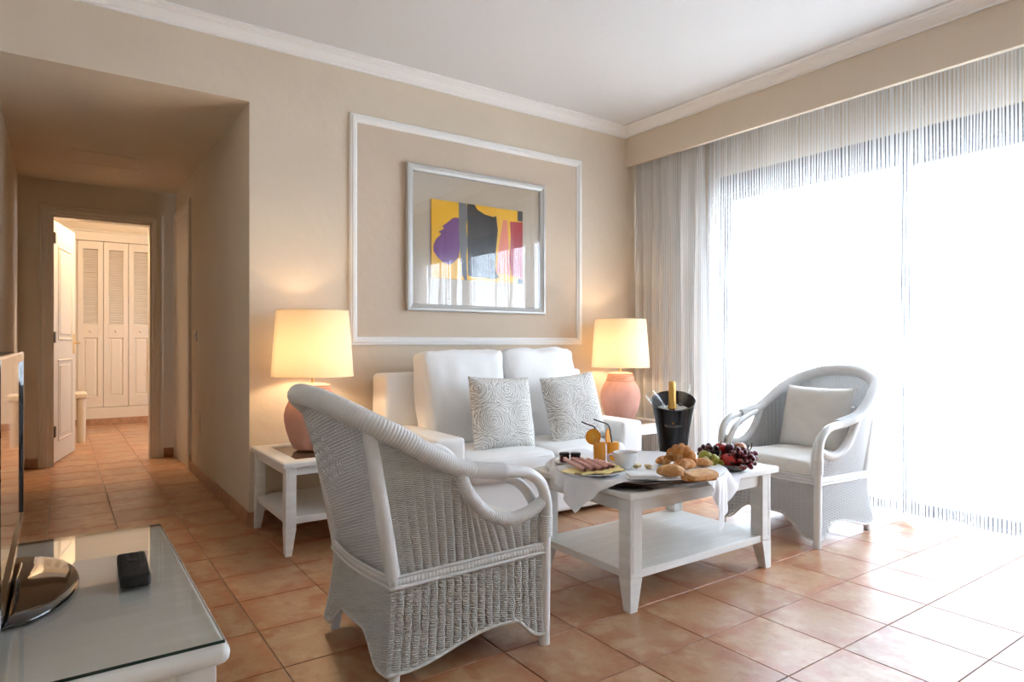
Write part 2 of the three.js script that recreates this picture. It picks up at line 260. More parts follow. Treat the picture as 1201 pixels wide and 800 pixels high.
skirting('baseboard_passage_end', [[0.755, ZD, XC, ZD, 0, 1], [XL, ZD, -0.135, ZD, 0, 1]], 'terracotta tile skirting beside the open doorway');
skirting('baseboard_left', [[XL, ZD, XL, ZF, 1, 0]], 'terracotta tile skirting along the television wall');

// glazed doors to the terrace
{
  const w = structGroup('window_1', 'wide dark-framed sliding glazed doors behind sheer curtain', 'window'), x = XW + 0.05;
  part('head_frame', box(x - 0.03, x + 0.08, WTOP - 0.135, WTOP, WZ0, WZ1, 0.004), M.aluminium, w);
  part('track', box(x - 0.04, x + 0.09, 0, 0.012, WZ0, WZ1, 0.003), M.aluminium, w);
  for (const z of [WZ0, WZ1 - 0.07]) part('jamb', box(x - 0.03, x + 0.08, 0.012, WTOP - 0.135, z, z + 0.07, 0.004), M.aluminium, w);
  const n = 3, s = (WZ1 - WZ0) / n;
  for (let i = 0; i < n; i++) {
    const a = WZ0 + i * s - (i ? 0.03 : -0.07), b = WZ0 + (i + 1) * s + (i < n - 1 ? 0.03 : -0.07), dx = i % 2 ? 0.05 : 0;
    const sash = part('sash', [box(x - 0.02 + dx, x + 0.02 + dx, 0.013, 2.1, a, a + 0.055, 0.003), box(x - 0.02 + dx, x + 0.02 + dx, 0.013, 2.1, b - 0.055, b, 0.003), box(x - 0.02 + dx, x + 0.02 + dx, 0.013, 0.06, a, b, 0.003), box(x - 0.02 + dx, x + 0.02 + dx, 2.05, 2.1, a, b, 0.003)], M.aluminium, w);
    part('glass_pane', box(x - 0.003 + dx, x + 0.003 + dx, 0.055, 2.05, a + 0.05, b - 0.05), M.pane, sash);
  }
}
struct('terrace', [box(XW + 0.22, XW + 6, -0.08, -0.02, -12, 9), box(FX1 + T, XW + 0.22, -0.08, -0.02, -12, ZB - T)], std({ color: lin(0.70, 0.66, 0.60), roughness: 0.8 }), 'pale terrace floor outside the glazed doors', 'terrace');

// passage doorway and door leaf
{
  const d = structGroup('door_1', 'open white panelled door with brass lever in the passage doorway', 'door'), pr = [[0, 0], [0, 0.014], [0.012, 0.020], [0.02, 0.016], [0.028, 0.020], [0.05, 0.020], [0.056, 0.014], [0.075, 0.012], [0.085, 0.006], [0.085, -0.001]];
  const cas = (o, x0, x1, y1, zf) => { const g = frame(x0 - 0.085, x1 + 0.085, -0.25, y1 + 0.085, pr); const p = g.attributes.position; for (let i = 0; i < p.count; i++) if (p.getY(i) < 0) p.setY(i, 0); g.translate(0, 0, zf); return part('casing', g, M.joinery, o); };
  cas(d, -0.045, 0.665, 2.03, ZD);
  part('jamb', [box(-0.052, -0.03, 0, 2.03, ZD - T, ZD + 0.002), box(0.65, 0.672, 0, 2.03, ZD - T, ZD + 0.002), box(-0.052, 0.672, 2.015, 2.035, ZD - T, ZD + 0.002)], M.joinery, d);
  const leaf = new THREE.Group(); leaf.name = 'leaf'; leaf.position.set(-0.03, 0, ZD - T); leaf.rotation.y = 77 * Math.PI / 180; d.add(leaf);
  part('slab', box(0.0, 0.70, 0.008, 2.01, -0.035, 0, 0.003), M.joinery, leaf);
  for (const zz of [0, -0.035]) for (const [y0, y1, arch] of [[0.17, 0.86, 0], [1.02, 1.86, 1]]) {
    const g = frame(0.12, 0.58, y0, y1, [[0, 0], [0.006, 0.006], [0.016, 0.006], [0.024, -0.004], [0.034, -0.004], [0.06, 0.005]]); const p = g.attributes.position;
    if (arch) for (let i = 0; i < p.count; i++) if (p.getY(i) > 1.6) { const u = (p.getX(i) - 0.35) / 0.23; p.setY(i, p.getY(i) - 0.05 * u * u); }
    const f2 = box(0.175, 0.525, y0 + 0.055, y1 - 0.055 - (arch ? 0.03 : 0), 0, 0.006, 0.002), gs = [g, f2]; for (const q of gs) { if (zz) q.rotateY(Math.PI).translate(0.70, 0, zz); } part('raised_panel', gs, M.joinery, leaf);
  }
  const lever = [cyl(0.006, 0.006, 0, 0.045, 0, 0, 12).rotateX(Math.PI / 2).translate(0.645, 1.0, 0), tube(curve([[0.645, 1.0, 0.045], [0.62, 1.0, 0.05], [0.58, 1.0, 0.05], [0.54, 0.995, 0.047]]), 0.008, 16, 8), box(0.625, 0.665, 0.90, 1.08, 0, 0.006, 0.003)];
  part('handle', lever, M.brass, leaf).userData.label = 'brass lever handle';
  part('handle', lever.map((g) => g.clone().scale(1, 1, -1).translate(0, 0, -0.035)), M.brass, leaf);
  for (const y of [0.22, 1.0, 1.82]) part('hinge', box(-0.012, 0.03, y, y + 0.09, -0.004, 0.010, 0.002), M.dark, leaf);
  const d2 = structGroup('door_2', 'closed cream door in the side wall of the passage', 'door');
  { const g = frame(-0.40, 0.40, -0.25, 2.13, pr.map(([a, b]) => [a, b])); const p = g.attributes.position; for (let i = 0; i < p.count; i++) if (p.getY(i) < 0) p.setY(i, 0); g.rotateY(-Math.PI / 2); g.translate(XC, 0, -5.98); part('casing', g, M.joinery, d2); }
  part('leaf', box(XC - 0.008, XC - 0.0005, 0.006, 2.045, -6.295, -5.665, 0.002), M.joinery, d2);
}
// small fittings in the passage
{ const s = thing('light_switch', 'small white light switch on the passage wall beside closed door', 'switch', [XC, 1.05, -5.36]); part('plate', box(-0.010, 0, -0.042, 0.042, -0.042, 0.042, 0.003), M.joinery, s); part('rocker', box(-0.014, -0.009, -0.026, 0.026, -0.022, 0.022, 0.002), M.joinery, s); }
{ const s = thing('access_cover', 'flush cream cover plate low on the passage wall', 'cover plate', [XC, 0.41, -5.30]); part('plate', box(-0.005, 0, -0.08, 0.08, -0.12, 0.12, 0.002), M.wall, s); for (const z of [-0.1, 0.1]) part('screw', cyl(0.004, 0.004, 0, 0.002, 0, 0, 10).rotateZ(Math.PI / 2).translate(-0.005, 0, z), M.chrome, s); }
{ const s = thing('ceiling_hatch', 'flush access hatch in the low passage ceiling', 'hatch', [0.29, HC, -5.47]); part('hatch_frame', frame(-0.22, 0.22, -0.19, 0.19, [[0, 0], [0, 0.003], [0.012, 0.003], [0.012, 0]]).rotateX(Math.PI / 2), M.wall, s); part('hatch_panel', box(-0.2, 0.2, -0.003, 0, -0.17, 0.17, 0.001), M.wall, s); }

// wardrobe in the far room
{
  const w = thing('wardrobe', 'built-in white wardrobe with louvred folding doors in the far room', 'wardrobe', [0, 0, ZWARD]);
  part('carcass', [box(FX0 + 0.002, FX1 - 0.002, 2.23, 2.36, -0.06, 0.012, 0.003), box(FX0 + 0.002, FX1 - 0.002, 0.08, 0.215, -0.06, 0.004, 0.003), box(FX0 + 0.002, FX1 - 0.002, 0.215, 2.23, -0.56, -0.5)], M.joinery, w);
  part('top_moulding', box(FX0 + 0.002, FX1 - 0.002, 2.335, 2.36, 0, 0.03, 0.004), M.joinery, w);
  part('skirting_tile', box(FX0 + 0.002, FX1 - 0.002, 0, 0.08, -0.06, 0.012, 0.002), M.skirt, w);
  const DW = 0.264;
  for (let i = -4; i < 6; i++) {
    const x0 = 0.185 + i * DW, x1 = x0 + DW; if (x0 < FX0 || x1 > FX1) continue; const a = x0 + 0.0025, b = x1 - 0.0025, gs = [];
    gs.push(box(a, a + 0.055, 0.22, 2.225, -0.03, 0, 0.002), box(b - 0.055, b, 0.22, 2.225, -0.03, 0, 0.002), box(a + 0.05, b - 0.05, 2.13, 2.225, -0.03, 0, 0.001), box(a + 0.05, b - 0.05, 1.06, 1.22, -0.03, 0, 0.001), box(a + 0.05, b - 0.05, 0.22, 0.35, -0.03, 0, 0.001), box(a + 0.05, b - 0.05, 0.34, 1.07, -0.03, -0.012));
    gs.push(frame(a + 0.055, b - 0.055, 0.35, 1.06, [[0, 0.001], [0.008, -0.009], [0.014, -0.010], [0.030, -0.004], [0.032, -0.004]]), box(a + 0.086, b - 0.086, 0.381, 1.029, -0.013, -0.004));
    const d = part('door', gs, M.joinery, w), sl = []; for (let y = 1.235; y < 2.125; y += 0.03) { const s = new THREE.BoxGeometry(b - a - 0.108, 0.005, 0.040); s.rotateX(0.98); s.translate((a + b) / 2, y, -0.015); sl.push(s); }
    const l = part('louvre', sl, M.joinery, d); l.userData.kind = 'stuff';
    if (((i % 2) + 2) % 2 === 0 || i === 1) part('knob', lathe([[0, 0.026], [0.012, 0.024], [0.016, 0.016], [0.012, 0.008], [0.007, 0.004], [0.007, 0]], 16).rotateX(Math.PI / 2).translate((a + b) / 2, 1.14, 0), M.joinery, d);
  }
}
{ const s = thing('stool', 'small white stool with round legs beyond the open door', 'stool', [0.09, 0, -7.86]);
  part('seat', box(-0.15, 0.15, 0.44, 0.50, -0.15, 0.15, 0.015), M.joinery, s); for (const [x, z] of [[-0.11, -0.1], [-0.11, 0.1], [0.1, -0.1], [0.1, 0.1]]) part('leg', cyl(0.034, 0.04, 0, 0.445, x, z, 20), M.joinery, s); }
// ceiling lamp of the far room, above the doorway's sight line; it lights the floor inside and in front of the door
{ const l = thing('ceiling_lamp', 'round opal ceiling lamp lighting the far room', 'lamp', [0.40, 2.6, -6.80]);
  part('canopy', cyl(0.15, 0.15, -0.02, 0, 0, 0, 32), M.joinery, l);
  part('lamp_bowl', lathe([[0, -0.085], [0.06, -0.08], [0.11, -0.06], [0.14, -0.02]], 32), std({ color: lin(0.9, 0.85, 0.75), emissive: lin(1, 0.76, 0.47), emissiveIntensity: 2.0, roughness: 0.5 }), l);
  const p = new THREE.PointLight(lin(1.0, 0.70, 0.39), 8, 0, 2); p.position.set(0, -0.12, 0); p.shadow.radius = 4; l.add(p); }

// ───────────── curtains ─────────────
function sheet(zs, ys, fn, vScale = 1) {   // fn(z, y) -> [x, y, z]; u of the uv runs along the cloth in metres
  const pos = [], uv = [], idx = [], w = ys.length;
  let len = 0, last = null;
  zs.forEach((z, i) => { const m = fn(z, ys[w >> 1]); if (last) len += Math.hypot(m[0] - last[0], m[2] - last[2]); last = m; ys.forEach((y) => { const p = fn(z, y); pos.push(...p); uv.push(len, y); }); if (i) for (let k = 0; k < w - 1; k++) { const a = (i - 1) * w + k, b = a + w; idx.push(a, b, a + 1, a + 1, b, b + 1); } });
  const g = new THREE.BufferGeometry(); g.setAttribute('position', new THREE.Float32BufferAttribute(pos, 3)); g.setAttribute('uv', new THREE.Float32BufferAttribute(uv, 2)); g.setIndex(idx); g.computeVertexNormals(); return g;
}
const range = (a, b, n) => Array.from({ length: n + 1 }, (_, i) => a + (b - a) * i / n);
{
  const stripe = dataTex(512, 8, (x) => { const t = (x * 16) % 1, f = fbm(x * 64, 0, 7, 2, 64); const s = t > 0.40 && t < 0.56 ? 0.80 : 1; return [0.97 * s, 0.96 * s, 0.95 * s].map((c) => c * (0.95 + 0.05 * f)); }, true, [4.2, 1]);
  M.drape = phys({ color: lin(0.86, 0.86, 0.86), roughness: 1, map: stripe, transmission: 0.35, thickness: 0, side: THREE.DoubleSide });
  const folds = (z, y) => { const top = sstep(2.42, 1.2, y), ph = z / 0.098 * 6.2832 + 1.6 * Math.sin(z * 9) + 0.5 * (1 - top) * Math.sin(z * 31); const a = mix(0.020, 0.038, top); const px = 3.772 + a * 0.9 * Math.sin(ph) + 0.010 * Math.sin(ph * 0.31 + 1) + 0.005 * Math.sin(ph * 2.3 + y); return [px, y, z + 0.012 * Math.cos(ph) * top + 0.004 * Math.sin(y * 3 + z * 20)]; };
  const d = thing('curtain', 'grey-white striped lined drape gathered beside the glazed doors', 'curtain');
  part('drape', sheet(range(-3.67, -2.995, 280), range(0.015, 2.45, 20), folds), M.drape, d);
  // the sheer is woven in stripes: open net and close white cloth by turns, 18 mm to the pair (red: how much passes, green: how it scatters)
  const woven = dataTex(64, 4, (x) => { const open = x > 0.30 && x < 0.70; return open ? [1, 0.32, 0] : [0.70, 1, 0]; }, false, [1 / 0.018, 1]);
  M.sheer = phys({ color: lin(0.95, 0.95, 0.95), roughness: 0.74, roughnessMap: woven, transmission: 0.96, transmissionMap: woven, thickness: 0, specularIntensity: 0, side: THREE.DoubleSide });
  // broad waves carry fine gathers whose folds turn back over themselves, two or three cloths deep
  const sf = (z, y) => {
    const top = sstep(2.42, 0.9, y), big = z / 0.36 * 6.2832 + 2.1 * Math.sin(z * 3.1) + Math.sin(z * 1.3 + 2), n = fbm(z * 9, 3, 19, 2), fine = z / 0.052 * 6.2832 + 5 * n + 0.25 * Math.sin(y * 2.1 + z * 5);
    const fold = mix(0.004, 0.022, sstep(0.35, 0.62, fbm(z * 6, 11, 23, 2))) * mix(1.1, 0.85, top);
    const px = 3.848 + mix(0.014, 0.034, top) * Math.sin(big) + 0.55 * fold * Math.cos(fine) + 0.004 * Math.sin(fine * 0.37 + y * 0.7);
    const hem = y < 0.03 ? 0.010 * (0.5 + 0.5 * Math.sin(big + 1)) : 0;
    return [px, y + hem, z + 0.75 * fold * Math.sin(fine) + 0.012 * Math.cos(big) * top];
  };
  const s = thing('sheer_curtain', 'long translucent white sheer curtain across the bright glazed doors', 'curtain');
  part('sheer', sheet(range(-3.025, 1.0, 1500), [0.008, 0.06, 0.3, 0.6, 0.9, 1.2, 1.5, 1.8, 2.0, 2.2, 2.32, 2.40, 2.45], sf), M.sheer, s);
  part('hem', sheet(range(-3.025, 1.0, 1500), [0.008, 0.058], (z, y) => { const p = sf(z, y); return [p[0] - 0.002, p[1], p[2]]; }), M.sheer, s);
  single('curtain_track', box(3.75, 3.88, 2.452, 2.475, -3.69, 1.1, 0.003), M.trim, 'white curtain track hidden behind the pelmet', 'curtain track');
  // hangers from the ceiling of the niche
  const t = scene.children[scene.children.length - 1]; for (let z = -3.4; z < 1.0; z += 0.9) part('bracket', box(3.80, 3.83, 2.47, H, z, z + 0.03), M.trim, t);
}

// ───────────── picture ─────────────
{
  const p = thing('framed_picture', 'abstract yellow, black, purple and red print in silver frame', 'picture', [2.318, 1.663, ZB + 0.003]);
  const W = 1.09, Hh = 0.925;
  part('frame', frame(-W / 2, W / 2, -Hh / 2, Hh / 2, [[0, 0], [0, 0.028], [0.006, 0.034], [0.018, 0.034], [0.026, 0.028], [0.042, 0.022], [0.046, 0.016], [0.046, 0.006]]), M.silver, p);
  part('mat', box(-W / 2 + 0.04, W / 2 - 0.04, -Hh / 2 + 0.04, Hh / 2 - 0.04, 0.002, 0.007), std({ color: lin(0.56, 0.47, 0.36), roughness: 0.9 }), p).userData.label = 'beige mount board';
  const c = document.createElement('canvas'); c.width = 718; c.height = 505; const x = c.getContext('2d');
  const fill = (col, pts) => { x.fillStyle = col; x.beginPath(); pts.forEach(([a, b], i) => i ? x.lineTo(a * 7.18, b * 5.05) : x.moveTo(a * 7.18, b * 5.05)); x.closePath(); x.fill(); };
  fill('#f6bd1e', [[0, 0], [100, 0], [100, 100], [0, 100]]);
  fill('#7b3f86', [[24, 20], [21, 22], [15, 29], [11, 33], [13, 36], [7, 41], [10, 43], [5, 50], [2, 58], [2, 66], [6, 73], [11, 79], [18, 82], [23, 78], [28, 71], [29, 60], [29, 20]]);
  fill('#77777a', [[28, 0], [36, 0], [38, 12], [36, 30], [38, 52], [36, 70], [37, 100], [34, 100], [32, 94], [29, 97], [31, 88], [29, 60], [28, 30]]);
  fill('#211f22', [[37, 0], [45, 0], [48, 6], [56, 11], [66, 13], [69, 11], [71, 30], [69, 55], [68, 82], [70, 90], [73, 93], [66, 97], [55, 95], [44, 96], [38, 94]]);
  fill('#ec8a6a', [[77, 15], [82, 15], [83, 40], [84, 70], [86, 92], [80, 88], [75, 88], [69, 90], [71, 62], [74, 36]]);
  fill('#b5262e', [[85, 16], [100, 15], [100, 94], [92, 92], [87, 90], [84, 70], [86, 40]]);
  fill('#26282e', [[94, 0], [100, 0], [100, 14], [94, 14]]); fill('#26282e', [[94, 93], [100, 95], [100, 100], [94, 100]]);
  const t = new THREE.CanvasTexture(c); t.colorSpace = THREE.SRGBColorSpace;
  const g = new THREE.BoxGeometry(0.718, 0.505, 0.008); g.translate(2.309 - 2.318, 1.667 - 1.663, 0.012);
  part('print', g, std({ map: t, roughness: 0.8 }), p).userData.label = 'abstract print in yellow, black, purple and red';
  part('glass_pane', box(-W / 2 + 0.042, W / 2 - 0.042, -Hh / 2 + 0.042, Hh / 2 - 0.042, 0.0185, 0.0205), phys({ color: lin(0.98, 0.98, 0.98), roughness: 0, transmission: 1, thickness: 0, ior: 1.6 }), p);
}

// ───────────── sofa ─────────────
{
  const s = thing('sofa', 'two-seat cream fabric sofa with block arms and loose cushions', 'sofa', [2.28, 0, -3.26]);
  const L = (g, x, y, z) => g.translate(x, y, z), hw = 0.735;
  part('base', L(softBox(1.46, 0.23, 0.76, 0.012, [0, 0, 0], 0.001, 2, 26), 0, 0.145, 0.0), M.sofa, s);
  for (const [a, b] of [[-0.67, 0.33], [0.67, 0.33], [-0.67, -0.33], [0.67, -0.33]]) part('foot', box(a - 0.03, a + 0.03, 0, 0.035, b - 0.03, b + 0.03), M.dark, s);
  for (const d of [-1, 1]) part('arm', L(softBox(0.175, 0.48, 0.78, 0.02, [0.004, 0.008, 0.004], 0.0025, 5 + d, 26), d * (hw - 0.0875), 0.27, 0.0), M.sofa, s);
  part('back', L(softBox(1.49, 0.78, 0.20, 0.03, [0.0, 0.004, 0.004], 0.002, 9, 30), 0, 0.43, -0.30), M.sofa, s);
  for (const d of [-1, 1]) { const c = part('seat_cushion', L(softBox(0.542, 0.125, 0.66, 0.035, [0.0, 0.022, 0.010], 0.005, 12 + d, 30), d * 0.275, 0.332, 0.115), M.sofa, s); part('piping', tube(new THREE.CatmullRomCurve3([[-.262, -.30], [0, -.303], [.262, -.30], [.262, 0], [.258, .31], [0, .318], [-.258, .31], [-.262, 0]].map(([x, z]) => V3(d * 0.275 + x, 0.378, 0.115 + z)), true), 0.004, 80, 6, false), M.sofa, c); }
  for (const d of [-1, 1]) { const g = softBox(0.56, 0.57, 0.17, 0.038, [0.004, 0.008, 0.04], 0.014, 20 + d, 30); g.rotateX(-0.17); L(g, d * 0.282 + (d > 0 ? 0.0 : -0.004), 0.665 + (d > 0 ? 0.006 : 0), -0.115); part('back_cushion', g, M.sofa, s); }
}
// rosette print for the scatter cushions: short dark dashes running round several centres
function rosette(seed) {
  const N = 1024, c = document.createElement('canvas'); c.width = c.height = N; const x = c.getContext('2d'), r = rng(seed); x.fillStyle = '#e9e6e0'; x.fillRect(0, 0, N, N);
  const cs = seed % 2 ? [[250, 640], [760, 600], [520, 200], [620, 1040], [60, 180], [980, 160], [40, 1030]] : [[190, 300], [880, 280], [600, 690], [120, 820], [560, -30], [1020, 760], [380, 1080]];
  x.strokeStyle = '#635d57'; x.lineCap = 'round'; const near = (px, py) => { let b = 0, bd = 1e9; cs.forEach((q, i) => { const d = Math.hypot(px - q[0], py - q[1]); if (d < bd) { bd = d; b = i; } }); return b; };
  cs.forEach((q, i) => { for (let R = 14; R < 420; R += 24) { let a = r() * 6.28; const end = a + 6.28; while (a < end) { const da = (26 + 44 * r()) / R; const rr = R + (r() - 0.5) * 9, m = a + da / 2; if (near(q[0] + rr * Math.cos(m), q[1] + rr * Math.sin(m)) === i) { x.lineWidth = 3.2 + 3 * r(); x.beginPath(); const k = (r() - 0.3) * 30; for (let s = 0; s <= 6; s++) { const aa = a + da * s / 6, r2 = rr + k * s / 6; s ? x.lineTo(q[0] + r2 * Math.cos(aa), q[1] + r2 * Math.sin(aa)) : x.moveTo(q[0] + r2 * Math.cos(aa), q[1] + r2 * Math.sin(aa)); } x.stroke(); } a += da + 4 / R; } } });
  const t = new THREE.CanvasTexture(c); t.colorSpace = THREE.SRGBColorSpace; return std({ map: t, roughness: 0.95 });
}
{
  const a = thing('scatter_cushion', 'patterned square cushion leaning beside the sofa arm by the near table lamp', 'cushion', [2.075, 0.600, -3.06]); a.rotation.set(-0.24, 0.02, -0.045, 'YXZ'); part('cover', pillowGeo(0.42, 0.42, 0.14, 3), rosette(5), a);
  a.userData.label = 'patterned cushion on the sofa half nearer the passage';
  const b = thing('scatter_cushion', 'patterned cushion on the sofa half nearer the window', 'cushion', [2.605, 0.600, -3.06]); b.rotation.set(-0.26, -0.10, 0.09, 'YXZ'); part('cover', pillowGeo(0.40, 0.42, 0.14, 7), rosette(8), b);
}

// ───────────── tables ─────────────
function tableLegs(o, x0, x1, z0, z1, w, yS, yT) {
  for (const sx of [0, 1]) for (const sz of [0, 1]) {
    const ax = sx ? x1 - w : x0, bx = ax + w, az = sz ? z1 - w : z0, bz = az + w, k = w * 0.42;
    const foot = taper([sx ? bx - w + k : ax, sx ? bx : bx - k, sz ? bz - w + k : az, sz ? bz : bz - k], [ax, bx, az, bz], 0, yS), post = box(ax, bx, yS, yT, az, bz, 0.004);
    const c = 0.006, gx = sx ? bx - c * 2 : ax + c, gz = sz ? bz - c * 2 : az + c;
    part('leg', [foot, post, box(sx ? bx - 0.020 : ax + 0.014, sx ? bx - 0.014 : ax + 0.020, yS + 0.02, yT - 0.01, az - 0.0015, bz + 0.0015), box(ax - 0.0015, bx + 0.0015, yS + 0.02, yT - 0.01, sz ? bz - 0.020 : az + 0.014, sz ? bz - 0.014 : az + 0.020)], M.white, o);
  }
}
{
  const t = thing('coffee_table', 'low white wooden coffee table with lower shelf set for breakfast', 'table', [2.165, 0, -1.985]);
  part('tabletop', box(-0.465, 0.465, 0.422, 0.45, -0.305, 0.305, 0.007), M.white, t);
  part('apron', [box(-0.40, 0.40, 0.365, 0.425, 0.245, 0.262), box(-0.40, 0.40, 0.365, 0.425, -0.262, -0.245), box(0.405, 0.422, 0.365, 0.425, -0.25, 0.25), box(-0.422, -0.405, 0.365, 0.425, -0.25, 0.25)], M.white, t);
  tableLegs(t, -0.438, 0.438, -0.28, 0.28, 0.062, 0.125, 0.424);
  part('shelf', [box(-0.43, 0.43, 0.118, 0.148, -0.272, 0.272, 0.003)], M.white, t);
}
function endTable(label, x, z) {
  const t = thing('side_table', label, 'table', [x, 0, z], 0, 'side tables at the sofa ends');
  const fr = frame(-0.25, 0.25, -0.31, 0.31, [[0, 0], [0, 0.020], [0.006, 0.026], [0.078, 0.026], [0.082, 0.020], [0.082, 0], [0, 0]]); fr.rotateX(-Math.PI / 2); fr.translate(0, 0.414, 0); part('top_frame', fr, M.white, t);
  part('glass_panel', box(-0.172, 0.172, 0.426, 0.434, -0.232, 0.232, 0.002), M.bronzeGlass, t).userData.label = 'bronze tinted glass panel';
  part('apron', [box(-0.20, 0.20, 0.375, 0.416, 0.272, 0.288), box(-0.20, 0.20, 0.375, 0.416, -0.288, -0.272), box(0.212, 0.228, 0.375, 0.416, -0.27, 0.27), box(-0.228, -0.212, 0.375, 0.416, -0.27, 0.27)], M.white, t);
  tableLegs(t, -0.238, 0.238, -0.298, 0.298, 0.050, 0.13, 0.416);
  part('shelf', box(-0.23, 0.23, 0.145, 0.178, -0.29, 0.29, 0.003), M.white, t);
  return t;
}
endTable('white side table with bronze glass top beside the passage corner', 1.105, -3.375);
endTable('white side table with bronze glass top beside the striped drape', 3.345, -3.375);

// ───────────── table lamps ─────────────
M.shade = phys({ color: lin(0.84, 0.70, 0.48), roughness: 1, transmission: 0.26, thickness: 0, side: THREE.DoubleSide, bumpMap: fabricBump, bumpScale: 0.0003 });
function tableLamp(label, x, z) {
  const l = thing('table_lamp', label, 'lamp', [x, 0.441, z], 0, 'table lamps beside the sofa');
  const prof = [[0, 0], [0.085, 0], [0.098, 0.006], [0.118, 0.05], [0.135, 0.105], [0.144, 0.155], [0.145, 0.19], [0.138, 0.225], [0.122, 0.262], [0.104, 0.29]];
  for (let i = 0; i < 5; i++) { const y = 0.292 + i * 0.012, r = 0.101 - i * 0.0035; prof.push([r, y], [r + 0.004, y + 0.004], [r + 0.002, y + 0.009], [r - 0.003, y + 0.011]); }
  prof.push([0.078, 0.352], [0.05, 0.358], [0.02, 0.36], [0, 0.361]);
  part('base', lathe(prof.map(([a, b]) => [a, b * 0.965]), 56), M.clay, l).userData.label = 'round ribbed terracotta lamp base';
  part('stem', [cyl(0.008, 0.008, 0.34, 0.46, 0, 0, 12), cyl(0.018, 0.018, 0.42, 0.47, 0, 0, 16)], M.brass, l);
  part('bulb', new THREE.SphereGeometry(0.03, 20, 14).translate(0, 0.505, 0), std({ color: lin(1, 0.9, 0.7), emissive: lin(1, 0.74, 0.42), emissiveIntensity: 4 }), l);
  const sh = lathe([[0.211, 0.382], [0.186, 0.728]], 64); const s = part('lamp_shade', sh, M.shade, l); s.userData.label = 'glowing cream fabric drum shade';
  part('rim', [new THREE.TorusGeometry(0.211, 0.0022, 6, 64).rotateX(Math.PI / 2).translate(0, 0.382, 0), new THREE.TorusGeometry(0.186, 0.0022, 6, 64).rotateX(Math.PI / 2).translate(0, 0.728, 0)], M.shade, s);
  part('spider', [0, 1, 2].map((k) => { const a = k * 2.094; return tube(line([0.0, 0.60, 0], [0.189 * Math.cos(a), 0.70, 0.189 * Math.sin(a)]), 0.002, 2, 6); }).concat([tube(line([0, 0.47, 0.034], [0, 0.60, 0.0]), 0.002, 2, 6)]), M.brass, s);
  const p = new THREE.PointLight(lin(1.0, 0.73, 0.44), 0.50, 0, 2); p.position.set(0, 0.505, 0); p.shadow.radius = 1.5; l.add(p);
}
tableLamp('lit terracotta table lamp on the side table by the passage corner', 1.105, -3.42);
tableLamp('lit terracotta table lamp on the side table by the striped drape', 3.36, -3.42);

// ───────────── wicker armchairs ─────────────
function addStrand(acc, pts, nrm, rr) {   // thin four-sided cane through pts
  const { pos, nor, idx } = acc, st = pos.length / 3, n = pts.length;
  for (let i = 0; i < n; i++) {
    const a = pts[Math.max(0, i - 1)], b = pts[Math.min(n - 1, i + 1)], tx = b[0] - a[0], ty = b[1] - a[1], tz = b[2] - a[2], N = nrm[i];
    let wx = ty * N[2] - tz * N[1], wy = tz * N[0] - tx * N[2], wz = tx * N[1] - ty * N[0]; const l = Math.hypot(wx, wy, wz) || 1; wx /= l; wy /= l; wz /= l;
    const r = Array.isArray(rr) ? rr[i] : rr; for (const [p, q] of [[1, 0], [0, 1], [-1, 0], [0, -1]]) { const x = N[0] * p + wx * q, y = N[1] * p + wy * q, z = N[2] * p + wz * q; pos.push(pts[i][0] + x * r, pts[i][1] + y * r, pts[i][2] + z * r); nor.push(x, y, z); }
    if (i) for (let k = 0; k < 4; k++) { const c = st + (i - 1) * 4 + k, d = st + (i - 1) * 4 + (k + 1) % 4; idx.push(c, d, c + 4, d, d + 4, c + 4); }
  }
}
